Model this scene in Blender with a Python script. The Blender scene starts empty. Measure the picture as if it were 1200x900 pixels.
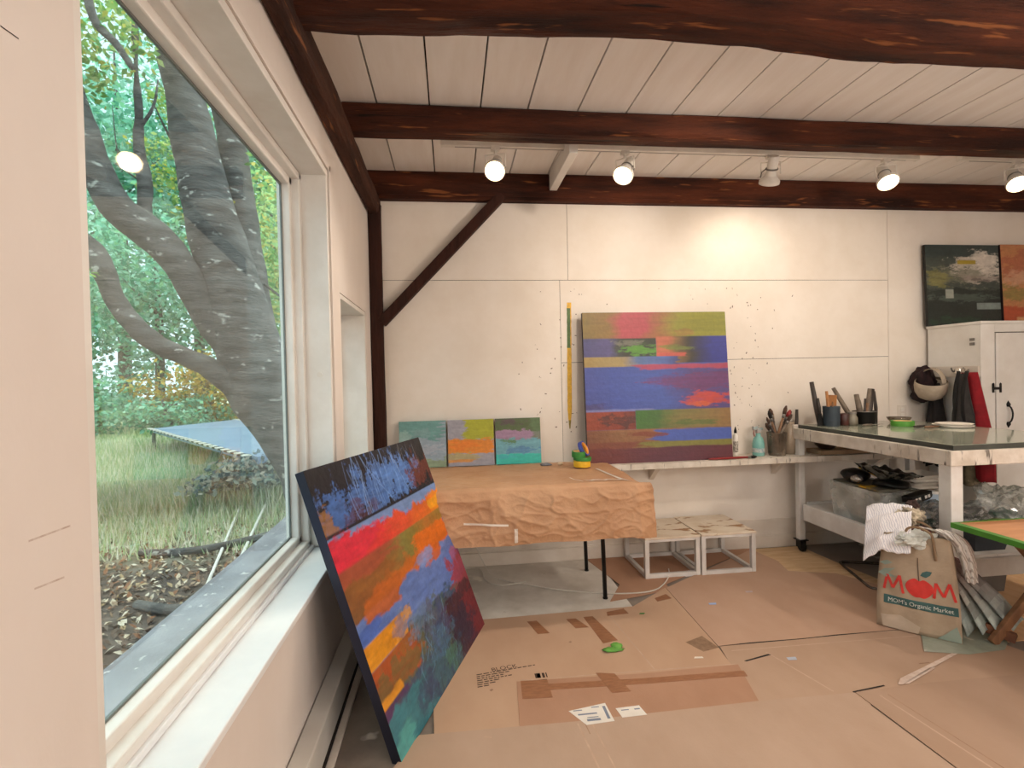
import bpy, bmesh, math, random
import numpy as np
from mathutils import Vector, Matrix, noise
random.seed(7)
SC = bpy.context.scene
COL = SC.collection
PI = math.pi
OFF = {}

# ------------------------------------------------------------------ helpers
def lin(c):
    if isinstance(c, str):
        c = c.lstrip('#'); c = tuple(int(c[i:i+2], 16)/255 for i in (0, 2, 4))
    return tuple(x/12.92 if x <= .04045 else ((x+.055)/1.055)**2.4 for x in c[:3])

def tag(o, label=None, cat=None, group=None, kind=None):
    if label: o['label'] = label
    if cat: o['category'] = cat
    if group: o['group'] = group
    if kind: o['kind'] = kind
    return o

def thing(name, label, cat, loc=(0, 0, 0), group=None, kind=None):
    o = bpy.data.objects.new(name, None); COL.objects.link(o)
    o.empty_display_size = .05
    o.location = loc; OFF[o] = Vector(loc)
    return tag(o, label, cat, group, kind)

class MB:
    def __init__(s): s.v = []; s.f = []; s.mi = []; s.fc = None
    def add(s, v, f, mi=0):
        b = len(s.v); s.v += [tuple(p) for p in v]
        s.f += [tuple(i+b for i in q) for q in f]; s.mi += [mi]*len(f); return s
    def box(s, lo, hi, mi=0):
        (a, b, c), (d, e, g) = lo, hi
        v = [(a,b,c),(d,b,c),(d,e,c),(a,e,c),(a,b,g),(d,b,g),(d,e,g),(a,e,g)]
        return s.add(v, [(0,3,2,1),(4,5,6,7),(0,1,5,4),(1,2,6,5),(2,3,7,6),(3,0,4,7)], mi)
    def obox(s, c, size, R=None, mi=0):
        R = R or Matrix.Identity(3); c = Vector(c); h = [x/2 for x in size]
        v = [c + R @ Vector((x*h[0], y*h[1], z*h[2])) for z in (-1,1) for (x,y) in ((-1,-1),(1,-1),(1,1),(-1,1))]
        return s.add(v, [(0,3,2,1),(4,5,6,7),(0,1,5,4),(1,2,6,5),(2,3,7,6),(3,0,4,7)], mi)
    def bar(s, p, q, w, h, up=(0,0,1), mi=0):
        p, q = Vector(p), Vector(q); d = (q-p); L = d.length; d.normalize()
        x = d.cross(Vector(up))
        if x.length < 1e-4: x = d.cross(Vector((1,0,0)))
        x.normalize(); z = x.cross(d)
        return s.obox((p+q)/2, (w, L, h), Matrix((x, d, z)).transposed(), mi)
    def tube(s, pts, rad, n=8, mi=0, cap=True):
        pts = [Vector(p) for p in pts]
        if not hasattr(rad, '__len__'): rad = [rad]*len(pts)
        v = []; f = []; pr = None
        for i, p in enumerate(pts):
            d = (pts[min(i+1, len(pts)-1)] - pts[max(i-1, 0)]).normalized()
            if pr is None:
                x = d.cross(Vector((0,0,1)) if abs(d.z) < .9 else Vector((1,0,0))).normalized()
            else: x = (pr - d*pr.dot(d)).normalized()
            pr = x; y = d.cross(x)
            v += [p + (x*math.cos(2*PI*k/n) + y*math.sin(2*PI*k/n))*rad[i] for k in range(n)]
        for i in range(len(pts)-1):
            for k in range(n):
                f.append((i*n+k, i*n+(k+1) % n, (i+1)*n+(k+1) % n, (i+1)*n+k))
        if cap: f += [tuple(range(n-1, -1, -1)), tuple((len(pts)-1)*n+k for k in range(n))]
        return s.add(v, f, mi)
    def lathe(s, prof, c=(0,0,0), n=24, R=None, mi=0, close=True):
        R = R or Matrix.Identity(3); c = Vector(c); v = []; f = []
        for r, z in prof: v += [c + R @ Vector((r*math.cos(2*PI*k/n), r*math.sin(2*PI*k/n), z)) for k in range(n)]
        for i in range(len(prof)-1):
            for k in range(n): f.append((i*n+k, i*n+(k+1) % n, (i+1)*n+(k+1) % n, (i+1)*n+k))
        if close: f += [tuple(range(n-1, -1, -1)), tuple((len(prof)-1)*n+k for k in range(n))]
        return s.add(v, f, mi)
    def prism(s, poly, z0, z1, mi=0):
        n = len(poly)
        a = sum(poly[i][0]*poly[(i+1)%n][1]-poly[(i+1)%n][0]*poly[i][1] for i in range(n))
        if a < 0: poly = poly[::-1]
        v = [(x,y,z0) for x,y in poly]+[(x,y,z1) for x,y in poly]
        f = [tuple(range(n-1,-1,-1)), tuple(range(n,2*n))]+[(i,(i+1)%n,n+(i+1)%n,n+i) for i in range(n)]
        return s.add(v, f, mi)
    def grid(s, nu, nv, fn, mi=0):
        v = [fn(i/(nu-1), j/(nv-1)) for j in range(nv) for i in range(nu)]
        f = [(j*nu+i, j*nu+i+1, (j+1)*nu+i+1, (j+1)*nu+i) for j in range(nv-1) for i in range(nu-1)]
        return s.add(v, f, mi)
    def blob(s, c, r, amp=.2, fr=3., seed=0, sub=3, R=None, flat=None, mi=0):
        bm = bmesh.new(); bmesh.ops.create_icosphere(bm, subdivisions=sub, radius=1)
        c = Vector(c); v = []
        for q in bm.verts:
            p = q.co.copy(); k = 1 + amp*noise.fractal(p*fr+Vector((seed*7.3, seed*3.1, 1)), 1., 2., 4)
            p = Vector((p.x*k*r[0], p.y*k*r[1], p.z*k*r[2]))
            if R: p = R @ p
            p += c
            if flat is not None and p.z < flat: p.z = flat
            v.append(p)
        f = [tuple(x.index for x in q.verts) for q in bm.faces]; bm.free()
        return s.add(v, f, mi)
    def build(s, name, mat, parent=None, smooth=False, bevel=0, loc=None, solid=0, jit=0):
        v = np.array(s.v, dtype=float).reshape(-1, 3)
        if parent is not None: o0 = OFF[parent]
        elif loc is not None: o0 = Vector(loc)
        else:
            lo, hi = v.min(0), v.max(0); o0 = Vector(((lo[0]+hi[0])/2, (lo[1]+hi[1])/2, lo[2]))
        me = bpy.data.meshes.new(name)
        me.from_pydata((v - np.array(o0)).tolist(), [], s.f)
        mats = mat if isinstance(mat, (list, tuple)) else [mat]
        for m in mats: me.materials.append(m)
        if len(mats) > 1: me.polygons.foreach_set('material_index', s.mi)
        if smooth: me.polygons.foreach_set('use_smooth', [True]*len(me.polygons))
        if s.fc is not None:
            a = me.color_attributes.new('Col', 'FLOAT_COLOR', 'CORNER')
            dat = []
            for fi, q in enumerate(s.f): dat += [*s.fc[fi], 1.]*len(q)
            a.data.foreach_set('color', dat)
        me.update()
        o = bpy.data.objects.new(name, me); COL.objects.link(o)
        if parent is not None: o.parent = parent
        else: o.location = o0
        OFF[o] = o0
        if solid:
            m = o.modifiers.new('s', 'SOLIDIFY'); m.thickness = solid; m.offset = 0
        if bevel:
            m = o.modifiers.new('b', 'BEVEL'); m.width = bevel; m.segments = 2; m.limit_method = 'ANGLE'
        return o

def copy_tree(o, dloc=(0,0,0), name=None, parent=None):
    c = o.copy(); COL.objects.link(c)
    if parent is not None: c.parent = parent; OFF[c] = OFF[o]
    else: c.location = Vector(o.location)+Vector(dloc); OFF[c] = OFF[o]+Vector(dloc)
    for ch in [x for x in COL.objects if x.parent == o]: copy_tree(ch, parent=c)
    return c

# ------------------------------------------------------------------ materials
def newmat(name):
    m = bpy.data.materials.new(name); m.use_nodes = True; nt = m.node_tree
    return m, nt, nt.nodes['Principled BSDF']

def N(nt, t, **kw):
    n = nt.nodes.new(t)
    for k, v in kw.items():
        if k in n.inputs: n.inputs[k].default_value = v
        else: setattr(n, k, v)
    return n

def mixc(nt, fac, a, b):
    m = nt.nodes.new('ShaderNodeMix'); m.data_type = 'RGBA'
    for sock, val in ((m.inputs[0], fac), (m.inputs[6], a), (m.inputs[7], b)):
        if hasattr(val, 'is_output'): nt.links.new(val, sock)
        elif isinstance(val, (int, float)): sock.default_value = val
        else: sock.default_value = (*val, 1)
    return m.outputs[2]

def nfac(nt, scale, lo, hi, stretch=(1,1,1), detail=5, dist=0, coord='Object', seed=0):
    tc = N(nt, 'ShaderNodeTexCoord'); mp = N(nt, 'ShaderNodeMapping')
    mp.inputs['Scale'].default_value = stretch; mp.inputs['Location'].default_value = (seed*3.7, seed*1.3, seed)
    nt.links.new(tc.outputs[coord], mp.inputs[0])
    no = N(nt, 'ShaderNodeTexNoise', Scale=scale, Detail=detail, Distortion=dist, Roughness=.6)
    nt.links.new(mp.outputs[0], no.inputs['Vector'])
    mr = N(nt, 'ShaderNodeMapRange'); mr.inputs[1].default_value = lo; mr.inputs[2].default_value = hi
    nt.links.new(no.outputs['Fac'], mr.inputs[0])
    return mr.outputs[0], no.outputs['Fac']

def pm(name, c1, c2=None, scale=6, stretch=(1,1,1), rough=.6, metal=0, bump=0, bscale=None, spots=None, spec=.5, alpha=None, lo=.35, hi=.65, emit=None, spots2=None, detail=5):
    """colour c1 broken up by c2; spots = (colour, scale, threshold, stretch)"""
    m, nt, b = newmat(name)
    c1 = lin(c1); out = None
    b.inputs['Roughness'].default_value = rough; b.inputs['Metallic'].default_value = metal
    b.inputs['Specular IOR Level'].default_value = spec
    c2l = lin(c2) if c2 else tuple(x*.9 for x in c1)
    f, raw = nfac(nt, scale, lo, hi, stretch, detail)
    out = mixc(nt, f, c1, c2l)
    for i, sp in enumerate((spots, spots2)):
        if sp:
            g, _ = nfac(nt, sp[1], sp[2], sp[2]+.06, sp[3] if len(sp) > 3 else (1,1,1), 3, seed=5+i*4)
            out = mixc(nt, g, out, lin(sp[0]))
    nt.links.new(out, b.inputs['Base Color'])
    if bump:
        bp = N(nt, 'ShaderNodeBump', Strength=min(1, bump), Distance=.01 if bump < .5 else .03)
        g, raw2 = nfac(nt, bscale or scale*4, .2, .8, stretch, 6, seed=2)
        nt.links.new(g, bp.inputs['Height']); nt.links.new(bp.outputs[0], b.inputs['Normal'])
    if alpha is not None: b.inputs['Alpha'].default_value = alpha
    if emit: b.inputs['Emission Color'].default_value = (*lin(emit[0]), 1); b.inputs['Emission Strength'].default_value = emit[1]
    return m

def vcol(name, rough=.5, bump=.15, bscale=60, stretch=(1,1,1), trans=0, jit=.12):
    m, nt, b = newmat(name)
    at = N(nt, 'ShaderNodeAttribute', attribute_name='Col')
    f, _ = nfac(nt, bscale*.6, .3, .7, stretch)
    c = mixc(nt, f, at.outputs['Color'], at.outputs['Color'])
    hs = N(nt, 'ShaderNodeHueSaturation')
    mr = N(nt, 'ShaderNodeMapRange'); mr.inputs[3].default_value = 1-jit; mr.inputs[4].default_value = 1+jit
    nt.links.new(f, mr.inputs[0]); nt.links.new(mr.outputs[0], hs.inputs['Value']); nt.links.new(c, hs.inputs['Color'])
    nt.links.new(hs.outputs[0], b.inputs['Base Color'])
    b.inputs['Roughness'].default_value = rough
    if bump:
        bp = N(nt, 'ShaderNodeBump', Strength=bump, Distance=.004)
        nt.links.new(f, bp.inputs['Height']); nt.links.new(bp.outputs[0], b.inputs['Normal'])
    if trans:
        tr = N(nt, 'ShaderNodeBsdfTranslucent'); nt.links.new(hs.outputs[0], tr.inputs['Color'])
        mx = N(nt, 'ShaderNodeMixShader'); mx.inputs[0].default_value = trans
        nt.links.new(b.outputs[0], mx.inputs[1]); nt.links.new(tr.outputs[0], mx.inputs[2])
        nt.links.new(mx.outputs[0], nt.nodes['Material Output'].inputs[0])
    return m

def glassy(name, tint, gloss=.08, haze=.0, hazec='#ffffff', rough=0.02):
    """clear pane: see-through with a fresnel reflection and a little haze"""
    m, nt, b = newmat(name); nt.nodes.remove(b)
    t = N(nt, 'ShaderNodeBsdfTransparent'); t.inputs[0].default_value = (*lin(tint), 1)
    g = N(nt, 'ShaderNodeBsdfGlossy', Roughness=rough)
    d = N(nt, 'ShaderNodeBsdfDiffuse'); d.inputs[0].default_value = (*lin(hazec), 1)
    fr = N(nt, 'ShaderNodeLayerWeight', Blend=.25)
    mr = N(nt, 'ShaderNodeMapRange'); mr.inputs[3].default_value = gloss*.6; mr.inputs[4].default_value = min(1, gloss*4)
    nt.links.new(fr.outputs['Fresnel'], mr.inputs[0])
    hz, _ = nfac(nt, 5, .3, .8, (1,1,1), 6)
    mu = N(nt, 'ShaderNodeMath', operation='MULTIPLY'); nt.links.new(hz, mu.inputs[0]); mu.inputs[1].default_value = haze
    m1 = N(nt, 'ShaderNodeMixShader'); nt.links.new(mu.outputs[0], m1.inputs[0]); nt.links.new(t.outputs[0], m1.inputs[1]); nt.links.new(d.outputs[0], m1.inputs[2])
    m2 = N(nt, 'ShaderNodeMixShader'); nt.links.new(mr.outputs[0], m2.inputs[0]); nt.links.new(m1.outputs[0], m2.inputs[1]); nt.links.new(g.outputs[0], m2.inputs[2])
    nt.links.new(m2.outputs[0], nt.nodes['Material Output'].inputs[0])
    return m

M = {}
M['wall'] = pm('wall_paint', '#e9e0d6', '#ded2c6', 3, rough=.75, bump=.08, bscale=40)
M['wall_back'] = pm('back_wall_paint', '#ebe3da', '#e2d8cc', 2.2, rough=.8, bump=.08, bscale=30)
M['wall_left'] = pm('left_wall_paint', '#e4dcd6', '#dcd2ca', 1.6, (1,1,.5), rough=.7, bump=.06, bscale=30, spots=('#d0bfb2', 5, .72, (1,6,.35)))
M['white'] = pm('white_trim_paint', '#eae7e2', '#dfdad3', 4, rough=.5, bump=.05)
M['sill'] = pm('sill_paint', '#f0f1f1', '#e4e6e8', 3, rough=.45, bump=.05, spots=('#8d8a86', 26, .8, (1,.35,1)))
M['ceil'] = pm('ceiling_boards_paint', '#f4efea', '#ede6df', 3, (4,.5,1), rough=.8, bump=.05)
M['gap'] = pm('dark_gap', '#1d140f', rough=.9)
M['beam'] = pm('old_dark_beam', '#5a2c18', '#27110a', 4, (.3,2.5,2.5), rough=.8, bump=1.0, bscale=7, spots=('#86502c', 8, .62, (.3,3,3)), spots2=('#150a06', 6, .66, (.15,5,5)), lo=.35, hi=.65, spec=.25, detail=9)
M['beamy'] = pm('old_dark_plate', '#54301f', '#291610', 4, (2.5,.3,2.5), rough=.8, bump=1.0, bscale=7, spots=('#8a5734', 8, .64, (3,.3,3)), lo=.35, hi=.65, spec=.25, detail=9)
M['beamz'] = pm('old_dark_post', '#41231a', '#26130d', 5, (3,3,.35), rough=.8, bump=.6, bscale=9, lo=.3, hi=.7, spec=.25)
M['floor'] = pm('worn_grey_floor', '#8f8378', '#766a61', 3, rough=.7, bump=.1, spots=('#c5bbb0', 5, .66), spots2=('#3c3834', 9, .74))
M['base'] = pm('baseboard_paint', '#e4dcd2', '#d2c7ba', 3, rough=.6)
def cardboard(i, c1, c2): return pm('cardboard_%d' % i, c1, c2, 2.5, (1,.6,1), rough=.85, bump=.06, bscale=120, spots=('#a5795a', 4, .74), spots2=('#c9a588', 30, .76), spec=.2)
M['tape'] = pm('brown_packing_tape', '#9d6d4c', '#8b5c3e', 20, (1,4,1), rough=.5)
M['ply'] = pm('plywood', '#d8bb94', '#c4a179', 4, (1,6,1), rough=.7, spots=('#a98660', 7, .7, (1,5,1)))
M['blackmetal'] = pm('black_metal', '#141312', '#1d1b1a', 10, rough=.4, metal=.4)
M['wpaint'] = pm('white_painted_wood', '#e4e2df', '#d5d1cc', 8, rough=.55, bump=.08, spots=('#8f8882', 14, .74, (2,2,.5)))
M['wtable'] = pm('white_paint_spattered_wood', '#ddd5ca', '#c5baac', 9, rough=.6, bump=.12, spots=('#6d655c', 11, .61, (2.5,2.5,.4)), spots2=('#8a7d4e', 7, .68, (2,2,.5)))
M['cratetop'] = pm('paint_spattered_top', '#e3d7c6', '#d4c3ac', 6, rough=.65, bump=.1, spots=('#9a734c', 7, .57, (1,2,1)), spots2=('#4d4138', 16, .72, (1,2,1)))
M['kraft'] = pm('kraft_paper', '#c79c78', '#b98c68', 4, rough=.55, bump=.35, bscale=30, spec=.4)
M['whitetape'] = pm('white_tape', '#e9ddd0', rough=.4)
M['lampwhite'] = pm('lamp_white_enamel', '#e9e4dc', '#ddd6cc', 8, rough=.35)
M['lampgrey'] = pm('lamp_grey_metal', '#7a756f', rough=.4, metal=.3)
M['glow'] = pm('lamp_glow', '#fff2d8', rough=.5, emit=('#ffdba8', 14))
M['pane'] = glassy('window_pane', '#f3f8f6', .06, .05, '#dfe8ec')
M['clear'] = glassy('clear_plastic', '#eef0ee', .16, .75, '#eceeea', .12)
M['smoky'] = glassy('smoky_plastic', '#cfd1cf', .18, .6, '#b5b6b3', .15)
M['jarglass'] = glassy('paint_smeared_glass', '#b8ada0', .14, .75, '#9d8c79', .1)

# ------------------------------------------------------------------ camera
def cam_matrix(yaw, pitch, roll):
    cy, sy, cp, sp, cr, sr = math.cos(yaw), math.sin(yaw), math.cos(pitch), math.sin(pitch), math.cos(roll), math.sin(roll)
    f = Vector((sy*cp, cy*cp, -sp)); rt = Vector((cy, -sy, 0)); dn = f.cross(rt)
    r2 = cr*rt + sr*dn; d2 = -sr*rt + cr*dn
    return Matrix((r2, -d2, -f)).transposed().to_4x4()
cd = bpy.data.cameras.new('camera'); cam = bpy.data.objects.new('camera', cd); COL.objects.link(cam)
cd.sensor_fit = 'HORIZONTAL'; cd.sensor_width = 36; cd.lens = 36*600.5/1200; cd.clip_start = .02; cd.clip_end = 200
cam.matrix_world = Matrix.Translation((0, 0, 1.5)) @ cam_matrix(.1176, .0151, .0225)
SC.camera = cam

# ------------------------------------------------------------------ room shell
def struct(name, mb, mat, parent=None, **kw):
    o = mb.build(name, mat, parent, **kw)
    if parent is None: o['kind'] = 'structure'
    return o
XR, YB, YF, CZ = 5.7, 4.07, -2.6, 3.08
b = MB(); b.box((-.85, YF-.2, -.12), (XR+.2, YB+.2, 0)); struct('floor', b, M['floor'])
# left wall with two window openings
b = MB(); X0, X1 = -.85, -.6
b.box((X0, YF-.2, 0), (X1, .925, CZ)); b.box((X0, .925, 0), (X1, 2.72, .63)); b.box((X0, .925, 2.57), (X1, 2.72, CZ))
b.box((X0, 2.72, 0), (X1, 2.93, CZ)); b.box((X0, 2.93, 0), (X1, 3.78, .8)); b.box((X0, 2.93, 1.985), (X1, 3.78, CZ)); b.box((X0, 3.78, 0), (X1, YB+.2, CZ))
for (p, q, w_, k) in (((.798, 1.282), (.878, 1.281), .0014, 1), ((.805, 1.211), (.862, 1.206), .0014, 1), ((.783, 1.994), (.813, 1.996), .0009, 2)):
    p, q = Vector((-.5996, *p)), Vector((-.5996, *q)); dn = Vector((0, 0, w_)); b.add([p-dn, q-dn, q+dn, p+dn], [(0, 1, 2, 3)], k)
struct('wall_left', b, [M['wall_left'], pm('wall_scuff', '#b9a598', '#d6cac1', 60, rough=.7), M['gap']])
# back wall sheets with seams
b = MB()
xs = [-.6, .885, 3.80, XR]
b.box((-.6, YB, 0), (XR, YB+.2, CZ), 1)
def sheet(x0, z0, x1, z1, t=.006): b.box((x0+.0018, YB-t, z0+.0018), (x1-.0018, YB, z1-.0018))
sheet(-.6, 0, .885, 2.265); sheet(.885, 0, 3.80, 1.60); sheet(.885, 1.60, 3.80, 2.265); sheet(-.6, 2.265, .955, CZ); sheet(.955, 2.265, 3.80, CZ); sheet(3.80, 0, XR, CZ)
# paint flecks left on the wall around where canvases get painted
M['fleck'] = pm('dried_paint_flecks', '#5a4a44', '#8d7a6d', 30, rough=.6)
rnd = random.Random(3)
for i in range(150):
    x = rnd.choice((rnd.gauss(.87, .16), rnd.gauss(2.42, .13), rnd.gauss(2.35, .2), rnd.uniform(.6, 2.9))); z = rnd.uniform(1.0, 2.2)
    if 1.02 < x < 2.24 and .8 < z < 2.03: continue
    w, h = rnd.uniform(.002, .009), rnd.uniform(.003, .018)
    if rnd.random() < .3: w, h = h, w
    b.obox((x, YB-.0066, z), (w, .001, h), Matrix.Rotation(rnd.uniform(-.6, .6), 3, 'Y'), 2)
struct('wall_back', b, [M['wall_back'], M['gap'], M['fleck']])
b = MB(); b.box((XR, YF-.2, 0), (XR+.2, YB+.2, CZ)); struct('wall_right', b, M['wall'])
b = MB(); b.box((-.6, YF-.2, 0), (XR, YF, CZ)); struct('wall_front', b, M['wall'])
# ceiling of boards running into the depth
b = MB(); b.box((-.85, YF-.2, CZ+.03), (XR+.2, YB+.2, CZ+.15), 1)
x = -.68; rnd = random.Random(5)
while x < XR:
    w = .291 + rnd.uniform(-.012, .012)
    b.box((x+.0045, YF-.2, CZ), (min(x+w-.0045, XR+.1), YB+.1, CZ+.028+rnd.uniform(0, .001)))
    x += w
struct('ceiling', b, [M['ceil'], M['gap']])

def hewn(lo, hi, axis, mat, name, seed=0, amp=.012, seg=46, wav=None):
    """a hand hewn beam: a rounded rectangle swept along an axis with waviness"""
    lo, hi = Vector(lo), Vector(hi); oth = [a for a in range(3) if a != axis]; n = 20
    mb = MB(); v = []; f = []
    for i in range(seg+1):
        t = i/seg; a = lo[axis]+(hi[axis]-lo[axis])*t
        for k in range(n):
            th = 2*PI*k/n; c, s_ = math.cos(th), math.sin(th)
            q = max(abs(c), abs(s_)); rr = .72+.28/q*.72 if False else 1
            e = 6; d = (abs(c)**e+abs(s_)**e)**(-1/e)
            p = [0,0,0]; p[axis] = a
            for o_, u in zip(oth, (c*d, s_*d)): p[o_] = (lo[o_]+hi[o_])/2 + u*(hi[o_]-lo[o_])/2
            nz = noise.noise(Vector((a*1.6+seed*9, c*.8, s_*.8)))*amp + noise.noise(Vector((a*7+seed*5, c*2, s_*2)))*amp*.5
            p[oth[0]] += c*nz; p[oth[1]] += s_*nz
            if wav: p[2] += wav(a)*(.5-.5*s_) if oth[1] == 2 else 0
            v.append(p)
    for i in range(seg):
        for k in range(n): f.append((i*n+k, i*n+(k+1)%n, (i+1)*n+(k+1)%n, (i+1)*n+k))
    f += [tuple(range(n)), tuple(seg*n+k for k in range(n-1, -1, -1))]
    mb.add(v, f)
    o = struct(name, mb, mat, smooth=True)
    m = o.modifiers.new('e', 'EDGE_SPLIT'); m.split_angle = .7
    return o
def w1(x): return .03*math.sin((x-.2)*1.9) - .03*math.exp(-((x-1.75)/.35)**2)
hewn((-.56, 1.86, 2.845), (XR, 2.07, CZ), 0, M['beam'], 'ceiling_beam', 1, .014, 80, w1)
hewn((-.58, 3.0, 2.935), (XR, 3.17, CZ+.005), 0, M['beam'], 'ceiling_beam.001', 2, .006, 80)
hewn((-.56, -.2, 2.86), (XR, 0.02, CZ), 0, M['beam'], 'ceiling_beam.002', 3, .014, 60)
hewn((-.6, 3.975, 2.90), (XR, 4.05, CZ+.004), 0, M['beam'], 'ceiling_beam.003', 4, .003, 80)
b = MB(); b.box((-.515, 3.99, 2.872), (XR, 4.064, 2.915)); struct('trim_1', b, M['beam'], bevel=.006)
hewn((-.6, YF, 2.755), (-.515, 4.06, 2.90), 1, M['beamy'], 'wall_plate_beam', 6, .010, 80)
hewn((-.6, 3.985, 0.02), (-.505, 4.064, 2.83), 2, M['beamz'], 'corner_post', 7, .006, 50)
# diagonal brace let into the post and the top beam
b = MB(); b.bar((-.52, 4.02, 1.93), (.43, 4.02, 2.92), .075, .085, up=(0, 1, 0)); struct('corner_brace', b, M['beamz'], bevel=.008)
b = MB(); b.box((.80, 3.3, 2.95), (.86, 3.985, CZ)); struct('ceiling_joist', b, M['white'], bevel=.004)
# baseboards
b = MB(); b.box((-.6, 4.052, 0), (XR, YB-.004, .24)); b.box((-.6, 4.035, 0), (XR, YB-.01, .105)); b.box((-.6, 4.045, .105), (XR, YB-.01, .115)); struct('baseboard_back', b, M['base'], bevel=.004)

# big window: recess lining, sash with glass, stool
w = thing('window_1', None, None, (-.7, 1.85, .6), kind='structure')
b = MB()   # lining of the opening
b.box((-.845, .93, 2.535), (-.602, 2.715, 2.568)); b.box((-.845, 2.69, .66), (-.604, 2.718, 2.545)); b.box((-.845, .927, .66), (-.604, .95, 2.545))
b.build('window_lining', M['white'], w, bevel=.003)
b = MB()   # sash with two stepped profiles
def ring(x0, x1, y0, y1, z0, z1, t):
    b.box((x0, y0, z0), (x1, y1, z0+t)); b.box((x0, y0, z1-t), (x1, y1, z1)); b.box((x0, y0, z0), (x1, y0+t, z1)); b.box((x0, y1-t, z0), (x1, y1, z1))
ring(-.775, -.725, .93, 2.688, .665, 2.533, .035)
ring(-.815, -.762, .95, 2.67, .68, 2.515, .052)
b.build('window_sash', M['white'], w, bevel=.006)
b = MB(); ring(-.806, -.798, 1.0, 2.618, .73, 2.463, .009); b.build('glazing_gasket', pm('grey_gasket', '#6c726f', rough=.5), w)
b = MB(); b.box((-.803, 1.0, .731), (-.799, 2.62, 2.464)); b.build('window_pane', M['pane'], w)
b = MB(); b.box((-.75, .93, .628), (-.575, 2.70, .652)); b.box((-.74, .94, .652), (-.712, 2.69, .672)); b.build('window_sill', M['sill'], w, bevel=.004)
b = MB(); b.lathe([(.0, 0), (.013, 0), (.013, .004), (.0, .004)], (-.66, 2.689, 1.53), 16, Matrix.Rotation(PI/2, 3, 'X')); b.build('screw_plug', M['lampwhite'], w, smooth=False)
# small window beside the post
w = thing('window_2', None, None, (-.7, 3.35, .8), kind='structure')
b = MB(); b.box((-.845, 2.935, 1.955), (-.603, 3.775, 1.983)); b.box((-.845, 3.75, .82), (-.603, 3.778, 1.96)); b.box((-.845, 2.932, .82), (-.603, 2.955, 1.96)); b.box((-.83, 2.93, .802), (-.58, 3.78, .83)); b.build('window_lining', M['white'], w, bevel=.003)
b = MB(); ring(-.82, -.77, 2.955, 3.75, .83, 1.955, .05); b.build('window_sash', M['white'], w, bevel=.005)
b = MB(); b.box((-.80, 3.0, .875), (-.796, 3.705, 1.91)); b.build('window_pane', M['pane'], w)
# casing boards round the openings on the room side
b = MB(); b.box((-.6, 2.72, .66), (-.594, 2.75, 2.60)); b.box((-.6, .93, 2.57), (-.594, 2.75, 2.60)); struct('trim_2', b, M['wall_left'], bevel=.002)

# baseboard heater along the left wall
t = thing('baseboard_heater', 'long low white baseboard heater with a black slot under the big window', 'heater', (-.55, 1.4, 0))
b = MB(); b.box((-.596, -.6, .028), (-.522, 2.95, .17)); b.build('heater_cover', pm('heater_enamel', '#d5d2cc', '#c9c5be', 3, rough=.4), t, bevel=.006)
b = MB(); b.box((-.596, -.6, .002), (-.517, 2.95, .03)); b.build('heater_slot', M['gap'], t)
b = MB(); b.box((-.516, -.6, .001), (-.485, 2.95, .018)); b.build('heater_lip', M['base'], t, bevel=.004)

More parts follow.
